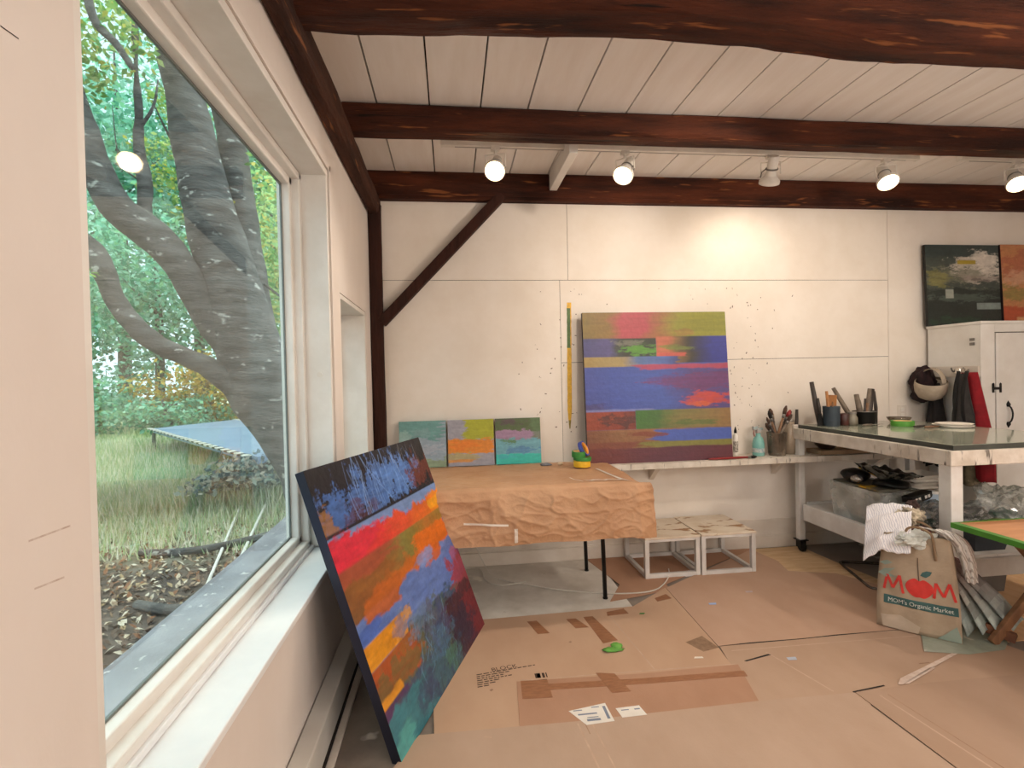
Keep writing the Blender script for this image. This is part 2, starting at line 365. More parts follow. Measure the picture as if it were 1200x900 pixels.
# ------------------------------------------------------------------ painter for canvases
class Paint:
    def __init__(s, n, base, seed):
        s.n = n; s.rs = np.random.RandomState(seed); s.im = np.zeros((n, n, 3)); s.im[:] = lin(base)
        s.v, s.u = np.mgrid[0:n, 0:n]/(n-1)
    def noise(s, fu, fv, octv=6):
        n = s.n; out = np.zeros((n, n)); amp = 1; tot = 0
        for o in range(octv):
            gu, gv = int(fu*2**o)+2, int(fv*2**o)+2
            g = s.rs.rand(gv+1, gu+1); x = s.u*(gu-1); y = s.v*(gv-1)
            xi, yi = x.astype(int), y.astype(int); xf, yf = x-xi, y-yi
            xf = xf*xf*(3-2*xf); yf = yf*yf*(3-2*yf)
            out += amp*((g[yi, xi]*(1-xf)+g[yi, xi+1]*xf)*(1-yf)+(g[yi+1, xi]*(1-xf)+g[yi+1, xi+1]*xf)*yf)
            tot += amp; amp *= .64
        return np.clip((out/tot-.5)*1.35+.5, 0, 1)
    def put(s, mask, col, k=1):
        m = np.clip(mask*k, 0, 1)[..., None]; c = np.array(lin(col)) if isinstance(col, str) else col
        s.im = s.im*(1-m)+c*m
    @staticmethod
    def ss(x, w): return np.clip(x/w+.5, 0, 1)
    def rect(s, u0, v0, u1, v1, rag=(0,0,0,0), soft=.006, fu=5, fv=14):
        nz = s.noise(fu*.7, fv*2.2, 5)-.5; nz2 = s.noise(fu*1.4, fv*1.2, 6)-.5
        m = s.ss(s.u-u0+nz*rag[0], soft+rag[0]*.1)*s.ss(u1-s.u+nz*rag[2], soft+rag[2]*.1)
        return m*s.ss(s.v-v0+nz2*rag[1], soft+rag[1]*.1)*s.ss(v1-s.v+nz2*rag[3], soft+rag[3]*.1)
    def blobm(s, u, v, ru, rv, fu=6, fv=16, amp=1.0, soft=.35):
        d = 1-np.sqrt(((s.u-u)/ru)**2+((s.v-v)/rv)**2)+(s.noise(fu, fv*1.3, 6)-.5)*2*amp
        return np.clip(s.ss(d, soft*1.5)*(.55+.9*s.noise(14, 90, 3)), 0, 1)*s.ss(d+.9*(s.noise(40, 120, 2)-.5), .3)
    def ramp(s, stops, axis='u', wob=.15):
        x = (s.u if axis == 'u' else s.v)+(s.noise(4, 12, 4)-.5)*wob
        xs = [q[0] for q in stops]; cs = np.array([lin(q[1]) for q in stops])
        return np.stack([np.interp(x, xs, cs[:, i]) for i in range(3)], -1)
    def brush(s, amt=.25, fu=6, fv=60):
        k = 1+(s.noise(fu, fv, 4)-.5)*2*amt; s.im = s.im*k[..., None]
    def strokes(s, col, u0, v0, u1, v1, cnt, ln, wd, ang, spread=.3):
        c = np.array(lin(col))
        for _ in range(cnt):
            cu, cv = s.rs.uniform(u0, u1), s.rs.uniform(v0, v1); a = ang+s.rs.normal()*spread; L = ln*s.rs.uniform(.4, 1.2)
            du, dv = s.u-cu, s.v-cv; x = du*math.cos(a)+dv*math.sin(a); y = -du*math.sin(a)+dv*math.cos(a)+x*x*s.rs.uniform(-2, 2)
            m = np.clip(1-np.abs(y)/(wd*s.rs.uniform(.5, 1.3)), 0, 1)*(np.abs(x) < L/2)
            m = (m*s.rs.uniform(.4, .9))[..., None]; s.im = s.im*(1-m)+c*m

def canvas(name, label, cat, bl, br, up, H, thick, P, edge, group=None, expo=.85):
    """a stretched canvas standing on the segment bl-br, rising along up; painted face plus wrapped edge"""
    bl, br, up = Vector(bl), Vector(br), Vector(up).normalized(); u = br-bl; nrm = u.cross(up).normalized()
    o = thing(name, label, cat, (bl+br)/2 - nrm*thick/2, group)
    n = P.n; mb = MB()
    mb.grid(n, n, lambda a, c: bl + u*a + up*(H*(1-c)) + nrm*.0006)
    mb.f = [q[::-1] for q in mb.f]
    me = mb.build('painted_face', M['paint'], o, smooth=True)
    a = me.data.color_attributes.new('Col', 'FLOAT_COLOR', 'POINT')
    im = np.clip(P.im*expo, 0, 1).reshape(-1, 3); a.data.foreach_set('color', np.concatenate([im, np.ones((len(im), 1))], 1).ravel())
    eb = MB(); q = [bl, br, br+up*H, bl+up*H]
    eb.add(q+[p-nrm*thick for p in q], [(0,4,5,1),(1,5,6,2),(2,6,7,3),(3,7,4,0),(4,7,6,5),(0,1,2,3)])
    eb.build('canvas_edge', edge, o, bevel=.002)
    return o
M['paint'] = vcol('oil_paint', .42, .25, 55, jit=.10)
M['navyedge'] = pm('navy_canvas_edge', '#0d1122', '#141c38', 2, rough=.5)
M['darkedge'] = pm('dark_canvas_edge', '#2b2124', '#3a2a2c', 6, rough=.6)

# --- big landscape leaning against the sill
P = Paint(300, '#5673bd', 11)
P.put(P.noise(5, 14)*.5, '#7d9bd6')
P.put(P.rect(-1, .70, 2, 2, (0, .12, 0, 0)), '#33506f')
P.put(P.rect(-1, -1, 2, .245), '#15131d')
P.put(P.blobm(.45, .15, .30, .10, 30, 14, .9, .25), '#4f7cc6', .85); P.put(P.blobm(.66, .13, .2, .08, 30, 14, .9, .25), '#5d8ad2', .9)
P.put(P.blobm(.10, .19, .12, .08, 30, 20, .9, .3), '#4a78c4', .8); P.put(P.blobm(.02, .2, .05, .05, 20, 20, .8, .3), '#a4702c', .8)
P.put(P.blobm(.88, .17, .13, .08, 20, 16, 1.1, .3), '#7a3a2c', .75); P.put(P.blobm(.25, .21, .1, .05, 20, 16, 1.1, .3), '#5c3138', .6)
P.strokes('#7ea7e6', .22, .03, .7, .22, 26, .16, .004, PI/2, .25); P.strokes('#86a9df', .28, .02, .45, .2, 10, .25, .0035, PI/2, .12)
P.strokes('#9aa0a8', .6, .02, .95, .12, 14, .07, .003, PI/2, .2)
P.put(P.rect(-1, .12, -.0, .3), '#15131d')
P.put(P.rect(-.5, .243, 1.5, .30), '#7795cb'); P.put(P.rect(-1, 0, 2, .247)*P.rect(-1, .235, 2, .247), '#1c1a26')
red = P.ramp([(0, '#df2742'), (.35, '#e23a36'), (.6, '#d9572a'), (.85, '#e8781e'), (1, '#f0a01c')], wob=.2)
P.put(P.rect(-1, .28, 2, .37, (0, .09, 0, 0), fu=9, fv=9), red); P.put(P.blobm(.08, .30, .3, .05, 10, 10, .5), '#e02a45'); P.put(P.rect(.84, .30, 2, .352, (.08, .04, 0, 0)), '#f3a61c')
brn = P.ramp([(0, '#8a5a2c'), (.3, '#97602c'), (.48, '#858040'), (.62, '#8a7a34'), (.8, '#b5702a'), (1, '#8a7c38')], wob=.25)
P.put(P.rect(-1, .366, 2, .50, (0, 0, 0, .05), fu=6, fv=8), brn)
P.put(P.rect(-1, .46, .62, .535, (0, .08, .12, .05), fu=6, fv=8), P.ramp([(0, '#7d5530'), (.25, '#a5622a'), (.45, '#c96c22'), (.65, '#d9701a')], wob=.2))
P.put(P.rect(.10, .49, .34, .575, (.12, .06, .14, .05), fu=6, fv=8), '#c06424', .95)
P.put(P.rect(.60, .41, .97, .505, (.2, .08, .06, .07), fu=6, fv=10), '#de6d14', .95); P.put(P.rect(.62, .50, .80, .56, (.1, .06, .16, .06), fu=7, fv=9), '#d4661c', .9)
P.put(P.rect(-1, .36, .40, .42, (0, 0, .4, .06), fu=6, fv=14), '#b34a3c', .6)
P.put(P.rect(.95, .40, 2, .56, (.05, .05, 0, .1), fu=6, fv=10), '#5d7cc4', .9); P.put(P.blobm(.62, .52, .10, .03, 8, 10, .7), '#7d98d2', .8)
P.put(P.rect(-1, .572, .2, .615, (0, .03, .3, 0)), '#4a6cc4', .8)
P.put(P.rect(.80, .62, 2, .79, (.2, .12, 0, .12), fu=16, fv=16), '#a3333f', .9); P.put(P.rect(.9, .57, 2, .66, (.1, .1, 0, .1), fu=14, fv=14), '#b5404a', .6)
P.put(P.blobm(.35, .82, .45, .14, 16, 14, .9, .5), '#5d6a52', .7); P.put(P.blobm(.25, .88, .3, .08, 16, 14, .8, .5), '#3f4f78', .7)
P.put(P.rect(-1, .62, .30, .70, (0, 0, .03, 0), fu=18, fv=14), '#f0a322'); P.put(P.blobm(.26, .655, .07, .05, 20, 16, 1.1, .3), '#6a86b0', .8); P.put(P.blobm(.34, .64, .05, .03, 20, 16, .9, .3), '#d99a2a', .8)
P.put(P.noise(16, 20)*P.rect(-1, .62, .30, .70), '#c97a1c', .6)
P.put(P.rect(-1, .702, .34, .83, (0, 0, .2, .04), fu=14, fv=12), '#ad5326'); P.put(P.blobm(.2, .78, .22, .05, 20, 14, 1., .4), '#6c6a3f', .7); P.put(P.blobm(.28, .72, .12, .03, 20, 14, 1., .4), '#9c6b2c', .6)
P.put(P.rect(-1, .80, .15, .83, (0, .02, .04, 0)), '#e39a2c'); P.put(P.rect(-1, .832, .2, .86, (0, 0, .2, .05)), '#5c2f63', .8)
P.put(P.rect(.62, .74, 2, 1.2, (.35, .06, 0, 0), fu=14, fv=20), '#4a1f2c', .95); P.put(P.rect(.85, .78, 2, 1.2, (.12, .1, 0, 0), fu=14, fv=20), '#7d2430', .9); P.put(P.blobm(.72, .9, .2, .12, 22, 22, 1., .4), '#2c2440', .7)
P.put(P.rect(-1, .86, .3, 2, (0, .05, .4, 0), fu=10, fv=10), '#3d8290', .95); P.put(P.rect(-1, .93, .12, 2, (0, .05, .2, 0)), '#56a8a6', .9); P.put(P.blobm(.45, .93, .22, .07, 22, 14, 1., .5), '#3d6a7a', .75); P.put(P.blobm(.58, .93, .08, .05, 18, 18, .8, .5), '#4d7f62', .6); P.put(P.blobm(.3, .93, .07, .05, 22, 18, 1, .4), '#3a3c66', .6)
P.put(P.blobm(.52, .76, .14, .07, 22, 20, 1.2, .4), '#5c5a86', .5); P.put(P.blobm(.4, .71, .1, .05, 24, 20, 1.2, .4), '#6f8aa8', .6); P.put(P.blobm(.55, .84, .1, .05, 24, 20, 1.2, .4), '#4f7fa8', .5)
P.strokes('#6b9ec0', .3, .7, .65, .98, 40, .06, .003, 2.2, .5); P.strokes('#2d2a45', .4, .74, .85, .98, 40, .07, .004, 2.0, .4)
P.brush(.22, 10, 50)
b0, b1 = Vector((-.226, 2.006, .006)), Vector((.164, 3.072, .006)); uu = (b1-b0).normalized(); hn = Vector((-uu.y, uu.x, 0))
tl = math.radians(19.5); up = Vector((0, 0, math.cos(tl)))+hn*math.sin(tl)
canvas('leaning_painting', 'large colourful abstract landscape canvas leaning on the window sill, standing on the floor', 'painting', b0, b1, up, 1.2, .042, P, M['navyedge'])

# --- square striped painting on the wall shelf
P = Paint(300, '#4a5fb5', 21)
P.put(P.rect(-1, -1, 2, .185), P.ramp([(0, '#8c7428'), (.16, '#94702f'), (.26, '#c04a55'), (.42, '#b94652'), (.52, '#a06a38'), (.66, '#95922a'), (1, '#9a9a1e')], wob=.12))
P.put(P.blobm(.7, .13, .06, .03), '#a86a38', .5)
P.put(P.rect(-1, .175, .5, .30), P.ramp([(0, '#4b4a86'), (.16, '#5a5490'), (.22, '#3d4040'), (.3, '#2c3320'), (.5, '#26301c')], wob=.1)); P.put(P.rect(.22, .19, .5, .30)*P.blobm(.36, .25, .16, .035, 10, 26, 1), '#5ea42a', .9); P.put(P.blobm(.32, .2, .1, .02, 20, 30, 1)*P.rect(.1, .185, .5, .3), '#8a8a7a', .6)
P.put(P.rect(.5, .165, 2, .345), P.ramp([(0, '#c9685a'), (.58, '#c9704f'), (.64, '#8a6a3a'), (.72, '#3a3428'), (.8, '#2a2c6c'), (.88, '#2a349c'), (1, '#2c38a8')], wob=.08)); P.put(P.blobm(.62, .24, .12, .016, 10, 30, .8), '#7a8a34', .8)
P.put(P.rect(.5, .275, .7, .30, (0, 0, .1, 0)), '#d4604f')
P.put(P.rect(-1, .298, .66, .37, (0, 0, .15, 0)), P.ramp([(0, '#b59a58'), (.26, '#b09c66'), (.36, '#5d7aae'), (.56, '#5672bc'), (.66, '#43447e')], wob=.08))
P.put(P.rect(-1, .365, 2, .66), P.ramp([(0, '#4757ae'), (.2, '#3f58b6'), (.55, '#4560bc'), (.75, '#56488e'), (1, '#5c4a92')], wob=.15))
P.put(P.rect(.36, .352, 2, .385, (.2, .01, 0, .03)), '#c2455e', .9); P.put(P.blobm(.82, .47, .3, .06, 5, 26, .8), '#7a3272', .8); P.put(P.blobm(.6, .45, .16, .02, 6, 30, .8), '#6a3a80', .6)
P.put(P.blobm(.84, .585, .15, .05, 8, 22, .8), '#dd4a3a', .95); P.put(P.blobm(.80, .62, .08, .022, 8, 24, .6), '#ee6a38', .9); P.put(P.blobm(.05, .63, .1, .03, 8, 24, .8), '#4d3f7a', .7); P.put(P.rect(-1, .645, .5, .662, (0, .008, .3, 0)), '#8d93cf', .8)
P.put(P.rect(-1, .66, .335, .78), P.ramp([(0, '#a3431f'), (.2, '#9c3a1e'), (.34, '#7c2c1c')], wob=.2)); P.put(P.blobm(.22, .72, .14, .04, 22, 30, 1.2)*P.rect(-1, .662, .335, .78), '#4b1f17', .8)
P.put(P.rect(.335, .655, 2, .782), P.ramp([(.3, '#3f7a22'), (.5, '#47742a'), (.62, '#7d7c3a'), (.8, '#9d8148'), (1, '#a07a44')], wob=.2)); P.put(P.blobm(.7, .745, .2, .02, 6, 30, .8)*P.rect(.335, .66, 2, .78), '#4a7226', .7)
P.put(P.rect(-1, .78, 2, .875), P.ramp([(0, '#8c5434'), (.25, '#9c6b40'), (.45, '#a06a42'), (1, '#8a6a44')], wob=.1)); P.put(P.rect(.46, .785, 2, .87, (.2, .02, 0, 0), fu=4, fv=20), '#4a66c4'); P.put(P.blobm(.42, .81, .13, .02, 6, 30, .7), '#8a3a24', .8)
P.put(P.rect(-1, .866, 2, 2), P.ramp([(0, '#7c3226'), (.3, '#70303a'), (.55, '#662c40'), (1, '#6c2c38')], wob=.2)); P.put(P.rect(.3, .865, 2, .902, (.25, .006, 0, .01)), '#8f8a3a'); P.put(P.rect(-1, .86, .4, .9, (0, .01, .3, .03)), '#8d4a30', .9)
P.brush(.14, 4, 70)
canvas('striped_painting', 'large square painting of bright horizontal bands standing on the wall shelf', 'painting', (1.035, 3.86, .8005), (2.225, 3.86, .8005), (0, .075, 1), 1.19, .04, P, M['darkedge'], expo=.66)

# --- three small square canvases in a row
smalls = []
P = Paint(110, '#98a8b6', 31); P.put(P.rect(-1, -1, .95, .42, (0, 0, .5, .3), fu=4, fv=10), '#6fa09c'); P.put(P.rect(-1, .25, .25, .8, (0, .2, .2, .2)), '#9cbcb8', .8); P.put(P.blobm(.65, .62, .3, .1), '#b5b9c6', .7); P.put(P.rect(.2, .82, 2, 2, (.3, .2, 0, 0)), '#93a582', .9); P.put(P.blobm(.45, .25, .3, .08), '#88a6a8', .7); P.brush(.12, 5, 30); smalls.append((P, 'small square canvas in pale teal and grey, leftmost of the three on the shelf'))
P = Paint(110, '#a3a1ac', 32); P.put(P.rect(.35, -1, 2, .45, (.35, 0, 0, .2), fu=4, fv=10), '#aeb028'); P.put(P.rect(-1, .42, .95, .72, (0, .12, .3, .12), fu=4, fv=12), '#e48a2c'); P.put(P.blobm(.3, .55, .3, .1), '#ea7f20', .8); P.put(P.rect(-1, .72, .6, .9, (0, .1, .4, .06)), '#b5a56a', .8); P.put(P.rect(-1, .86, .55, .92, (0, .03, .3, .03)), '#e0913c', .8); P.brush(.12, 5, 30); smalls.append((P, 'small square canvas with an orange band under yellow green, middle one of three'))
P = Paint(110, '#a283a0', 33); P.put(P.rect(-1, -1, 2, .27, (0, 0, 0, .12)), '#53653c'); P.put(P.blobm(.3, .07, .25, .07), '#5b4a4e', .9); P.put(P.rect(.8, -1, 2, .5, (.3, 0, 0, .2)), '#5b7a4e', .7); P.put(P.rect(-1, .46, 2, .8, (0, .16, 0, .1)), '#6fa9b8'); P.put(P.blobm(.35, .5, .2, .06), '#58823f', .9); P.put(P.blobm(.55, .7, .35, .07), '#4a7fb0', .8); P.put(P.rect(-1, .78, 2, 2, (0, .08, 0, 0)), '#34c2b4'); P.put(P.blobm(.2, .85, .2, .04), '#45b0c0', .7); P.brush(.12, 5, 30); smalls.append((P, 'small square canvas with mauve over turquoise, nearest the striped painting'))
for i, (P, lb) in enumerate(smalls):
    x = -.41+i*.372
    canvas('small_canvas', lb, 'painting', (x, 3.985, .812), (x+.358, 3.985, .812), (0, .1, 1), .358, .02, P, M['darkedge'] if i else pm('teal_canvas_edge', '#5d8a86', rough=.6), 'small canvases in a row on the shelf')

# --- paintings on top of the cabinet
P = Paint(150, '#46504a', 41); P.put(P.rect(-1, -1, 2, .16, (0, 0, 0, .08)), '#3a4746'); P.put(P.blobm(.75, .3, .4, .16, 8, 14, .9), '#d2c9bc', .9); P.put(P.blobm(.85, .2, .2, .12, 8, 14, .8), '#eee6da', .8); P.put(P.blobm(.4, .4, .4, .12, 8, 18, .9), '#7b7d6a', .7); P.put(P.blobm(.15, .42, .15, .1, 8, 20, .9), '#a29c4e', .5)
P.put(P.rect(-1, .55, 2, 2, (0, .12, 0, 0)), '#29322f'); P.put(P.blobm(.5, .66, .5, .05, 6, 24, .9), '#5a6a60', .7); P.put(P.blobm(.3, .93, .4, .05, 10, 20, 1), '#2d4a38', .8)
P.put(P.rect(.43, .19, .68, .24), '#b09a30'); P.put(P.rect(.25, .55, .36, .66), '#a9b0a6'); P.put(P.rect(.67, .72, 1, .8), '#8d9c98'); P.put(P.blobm(.72, .42, .3, .05, 6, 18, .9), '#9a8a82', .6); P.brush(.2, 6, 30)
canvas('dark_landscape_painting', 'dark stormy painting with a white cloud standing on the cabinet', 'painting', (4.11, 3.985, 1.853), (4.83, 3.985, 1.853), (0, .04, 1), .71, .025, P, pm('black_canvas_edge', '#151413', rough=.5))
P = Paint(90, '#c98a5c', 42); P.put(P.blobm(.3, .25, .5, .15, 6, 12), '#b5664c', .8); P.put(P.blobm(.3, .6, .5, .1, 6, 12), '#8a8446', .8); P.put(P.rect(-1, .78, 2, 2, (0, .1, 0, 0)), '#c25a38'); P.put(P.rect(.18, .9, .4, 1), '#e0a878'); P.put(P.blobm(.4, .42, .4, .1, 6, 14), '#d8a88a', .8); P.brush(.15, 6, 30)
canvas('orange_painting', 'orange and peach abstract painting next to the dark painting on the cabinet', 'painting', (4.845, 3.975, 1.853), (5.56, 3.975, 1.853), (0, .045, 1), .715, .025, P, M['darkedge'])

# ------------------------------------------------------------------ wall shelf and its things
t = thing('wall_shelf', 'long white shelf board on the back wall holding the striped painting', 'shelf', (2.1, 3.93, .768))
b = MB(); b.box((-.5, 3.80, .772), (4.02, 4.062, .80)); b.build('shelf_board', M['wtable'], t, bevel=.003)
b = MB(); b.box((-.5, 3.79, .757), (4.02, 3.80, .802)); b.build('shelf_edge', M['wtable'], t, bevel=.002)
for x in (.2, 1.62, 2.7, 3.6):
    b = MB(); b.add([(x-.02, 4.06, .62), (x-.02, 4.06, .772), (x-.02, 3.87, .772), (x+.02, 4.06, .62), (x+.02, 4.06, .772), (x+.02, 3.87, .772)], [(0,1,2),(5,4,3),(0,2,5,3),(0,3,4,1),(1,4,5,2)]); b.build('shelf_bracket', M['base'], t)

def brush(name, label, p, q, r, hc, bc, cat='paintbrush', group=None, flat=True, frac=.3):
    """handle from p (bottom) up to q; bristles on top part when frac > 0"""
    p, q = Vector(p), Vector(q); o = thing(name, label, cat, p, group); d = q-p
    b = MB(); e = p+d*(1-frac); b.tube([p, p+d*.05, p+d*.3, e], [r*.5, r*.8, r, r*.8], 8); b.build('handle', hc, o, smooth=True)
    if frac > 0:
        b = MB(); b.tube([e-d*.005, e+d*frac*.3], [r*1.05, r*1.15], 8); b.build('ferrule', M['lampgrey'], o, smooth=True)
        b = MB(); b.tube([e+d*frac*.3, e+d*frac*.7, q], [r*1.15, r*1.35, r*.5], 8); b.build('bristles', bc, o, smooth=True)
    return o
H1 = pm('worn_wood_handle', '#8a6748', '#6d4d35', 20, rough=.5); H2 = pm('dark_handle', '#2a2421', '#3a302a', 20, rough=.45); H3 = pm('red_handle', '#8c1f20', rough=.4)
H4 = pm('grey_brown_handle', '#7d6f60', '#5d5146', 20, rough=.6); H5 = pm('orange_wood_handle', '#a9713c', '#8a5a30', 20, rough=.5)
B1 = pm('stiff_bristles', '#5a4234', '#3a2b22', 40, rough=.9); B2 = pm('black_bristles', '#1c1917', rough=.9); B3 = pm('tan_bristles', '#a0805c', rough=.9)
# glass jar full of brushes
t = thing('brush_jar', 'paint-smeared glass jar crammed with brushes on the shelf', 'jar', (2.65, 3.93, .8005))
b = MB(); b.lathe([(.062, .8005), (.066, .82), (.074, .96), (.077, .985), (.079, .99), (.074, .99), (.070, .965), (.061, .825), (0.01, .815)], (2.65, 3.93, 0), 28, close=False); b.build('jar_glass', M['jarglass'], t, smooth=True)
b = MB(); b.lathe([(.058, .817), (.062, .875), (.0, .88)], (2.65, 3.93, 0), 24, close=False); b.build('murky_liquid', pm('murky_turps', '#6a5c4e', rough=.3), t, smooth=True)
spec = [(-.10, 1.10, H2, B1, .3, 'thin dark brush leaning far left in the brush jar'), (-.065, 1.15, H1, B2, .3, 'thin brown brush with a black tip in the brush jar'), (-.035, 1.165, H2, B1, .25, 'black handled brush, second from left rim of the brush jar'), (.0, 1.14, H5, B3, .35, 'orange wooden brush standing upright in the brush jar'),
        (.05, 1.19, H1, B1, .3, 'tallest brown brush standing in the brush jar'), (.10, 1.15, H2, H3, .3, 'thick dark brush with red end leaning right in the jar'), (.13, 1.135, H4, B2, .3, 'grey brush with black tip leaning furthest right in the jar'), (.075, 1.12, H4, B1, .3, 'short grey brush near the right rim of the brush jar'), (-.085, 1.05, B3, B1, .4, 'short stubby tan brush at the left rim of the brush jar')]
for i, (dx, z, h, br, fr, lb) in enumerate(spec):
    dy = ((i*37) % 7-3)*.010
    brush('paintbrush', lb, (2.65-dx*.25, 3.93-dy*.3, .885), (2.65+dx*1.25, 3.93+dy*2, z+.02), .009+.0025*(i % 3), h, br, group='brushes in the glass jar', frac=fr)
# second jar, tall and pale
t = thing('tall_glass_jar', 'tall cloudy empty glass jar behind the brush jar', 'jar', (2.80, 3.99, .8005))
b = MB(); b.lathe([(.055, .8005), (.062, .82), (.064, .94), (.05, 1.0), (.042, 1.06), (.046, 1.068), (.040, 1.06), (.046, 1.0), (.058, .93), (.055, .83), (.0, .82)], (2.80, 3.99, 0), 28, close=False); b.build('jar_glass', pm('cloudy_jar', '#b9a893', '#8f7f6c', 6, rough=.25, alpha=.75), t, smooth=True)
brush('palette_knife', 'black round ended knife standing on the shelf beside the table corner', (2.885, 4.02, .805), (2.90, 4.025, 1.165), .015, H2, B2, 'palette knife', frac=0)
# spray bottle
t = thing('spray_bottle', 'clear spray bottle of teal liquid on the shelf beside the brush jar', 'bottle', (2.50, 3.95, .8005))
b = MB(); b.lathe([(.044, .8005), (.047, .81), (.047, .90), (.036, .945), (.018, .965), (.018, .985)], (2.50, 3.95, 0), 24); b.build('bottle_body', pm('teal_bottle', '#6fb0a8', '#8fc4bd', 4, rough=.2, alpha=.85), t, smooth=True)
b = MB(); b.box((2.482, 3.935, .985), (2.520, 3.965, 1.03)); b.box((2.452, 3.938, 1.01), (2.50, 3.962, 1.045)); b.box((2.50, 3.94, 1.01), (2.54, 3.96, 1.03)); b.build('spray_head', pm('spray_head_plastic', '#86b3b5', '#b08e86', 30, rough=.4), t, bevel=.006)
b = MB(); b.tube([(2.465, 3.95, 1.012), (2.460, 3.95, .985), (2.468, 3.95, .96)], .006, 6); b.build('trigger', pm('trigger_plastic', '#9c6a60', rough=.4), t, smooth=True)
b = MB(); b.lathe([(.0475, .83), (.0477, .831), (.0477, .865), (.0475, .866)], (2.50, 3.95, 0), 24, close=False); b.build('bottle_label', pm('white_label', '#d8d5cc', '#6d8f9a', 30, rough=.5), t, smooth=True)
# small white nozzle bottles
for k, (x, y, h, lb) in enumerate(((2.33, 4.0, .24, 'small white squeeze bottle with black nozzle beside the striped painting'), (2.285, 4.01, .17, 'shorter dark capped bottle half behind the striped painting'))):
    t = thing('squeeze_bottle', lb, 'bottle', (x, y, .8005))
    b = MB(); b.lathe([(.018, .8005), (.02, .81), (.02, .8005+h*.68), (.009, .8005+h*.78)], (x, y, 0), 18); b.build('bottle_body', M['lampwhite'], t, smooth=True)
    b = MB(); b.lathe([(.011, .8005+h*.78), (.011, .8005+h*.86), (.003, .8005+h)], (x, y, 0), 14); b.build('nozzle', M['blackmetal'], t, smooth=True)
    b = MB(); b.lathe([(.0205, .83), (.0207, .83), (.0207, .80+h*.5), (.0205, .8+h*.5)], (x, y, 0), 18, close=False); b.build('bottle_label', pm('dark_label_%d' % k, '#d9d3c8', '#5a4d45', 60, rough=.5), t)
brush('paintbrush', 'long dark red brush lying flat along the front of the shelf', (2.0, 3.825, .812), (2.41, 3.835, .812), .010, H3, B2, frac=.18)
# stretcher bars and bowl seen beneath the table top
t = thing('stretcher_frame', 'bare wooden stretcher frame lying on the shelf behind the table', 'frame', (3.19, 3.93, .8005))
for (lo, hi) in (((2.98, 3.845, .8005), (3.42, 3.885, .835)), ((2.98, 3.985, .8005), (3.42, 4.025, .835)), ((2.98, 3.885, .8005), (3.02, 3.985, .835)), ((3.38, 3.885, .8005), (3.42, 3.985, .835))):
    b = MB(); b.box(lo, hi); b.build('stretcher_bar', pm('raw_wood', '#b89b7c', '#a4866a', 8, rough=.7) if lo[1] < 3.85 and hi[0] > 3.4 else bpy.data.materials['raw_wood'], t, bevel=.003)
t = MB(); t.lathe([(.05, .8355), (.085, .87), (.095, .90), (.09, .90), (.08, .87), (.0, .845)], (3.10, 3.94, 0), 24, close=False); tag(t.build('bowl', pm('dark_bowl_glaze', '#4a3327', '#2d211b', 8, rough=.3), smooth=True), 'small dark brown bowl sitting on the stretcher frame', 'bowl')

# painted strip of tape on the wall
b = MB()
def stripf(u, v):
    z = 2.085-v*1.02; x = .958-.014*v + (u-.5)*(.036 if v < .85 else .036*(1-(v-.85)/.2)); return (x+.003*noise.noise(Vector((v*30, u*3, 0))), YB-.0078, z)
b.grid(5, 90, stripf); b.f = [q[::-1] for q in b.f]
b.fc = []
for q in b.f:
    z = np.mean([b.v[i][2] for i in q]); x = np.mean([b.v[i][0] for i in q]); g = (2.085-z)/1.02
    c = lin('#4d6a35') if (.04 < g < .36 and x < .961-.014*g+.004) else lin('#d8a92c'); c = lin('#8d7a2a') if g > .93 else c
    k = 1+.25*noise.noise(Vector((x*200, z*40, 1))); b.fc.append(tuple(y*k for y in c))
tag(b.build('masking_tape_strip', vcol('tape_paint', .5, .1)), 'vertical strip of yellow and green painted tape stuck on the back wall', 'tape')
# wall switch
t = thing('wall_outlet', 'white outlet plate on the back wall between table and cabinet', 'outlet', (3.92, YB-.008, 1.03))
b = MB(); b.box((3.875, YB-.014, 1.03), (3.965, YB-.0062, 1.175)); b.build('outlet_plate', M['base'], t, bevel=.004)
for z in (1.065, 1.115):
    b = MB(); b.box((3.903, YB-.017, z), (3.937, YB-.0135, z+.032)); b.build('outlet_socket', M['lampwhite'], t, bevel=.003)

# ------------------------------------------------------------------ paper covered table
t = thing('folding_table', 'plain low table with thin black legs under brown paper', 'table', (.40, 3.52, 0))
b = MB(); b.box((-.42, 3.22, .762), (1.12, 3.78, .79)); b.build('table_top', pm('table_board', '#8a6f58', rough=.6), t, bevel=.003)
for (x0, y0, x1, y1) in ((.965, 3.30, .985, 3.305), (.955, 3.74, .99, 3.80), (-.25, 3.30, -.27, 3.305), (-.25, 3.74, -.27, 3.80)):
    b = MB(); b.tube([(x0, y0, .764), (x1, y1, .012)], .014, 10); b.tube([(x1, y1, .012), (x1, y1, .001)], .017, 10); b.build('leg', M['blackmetal'], t, smooth=True)
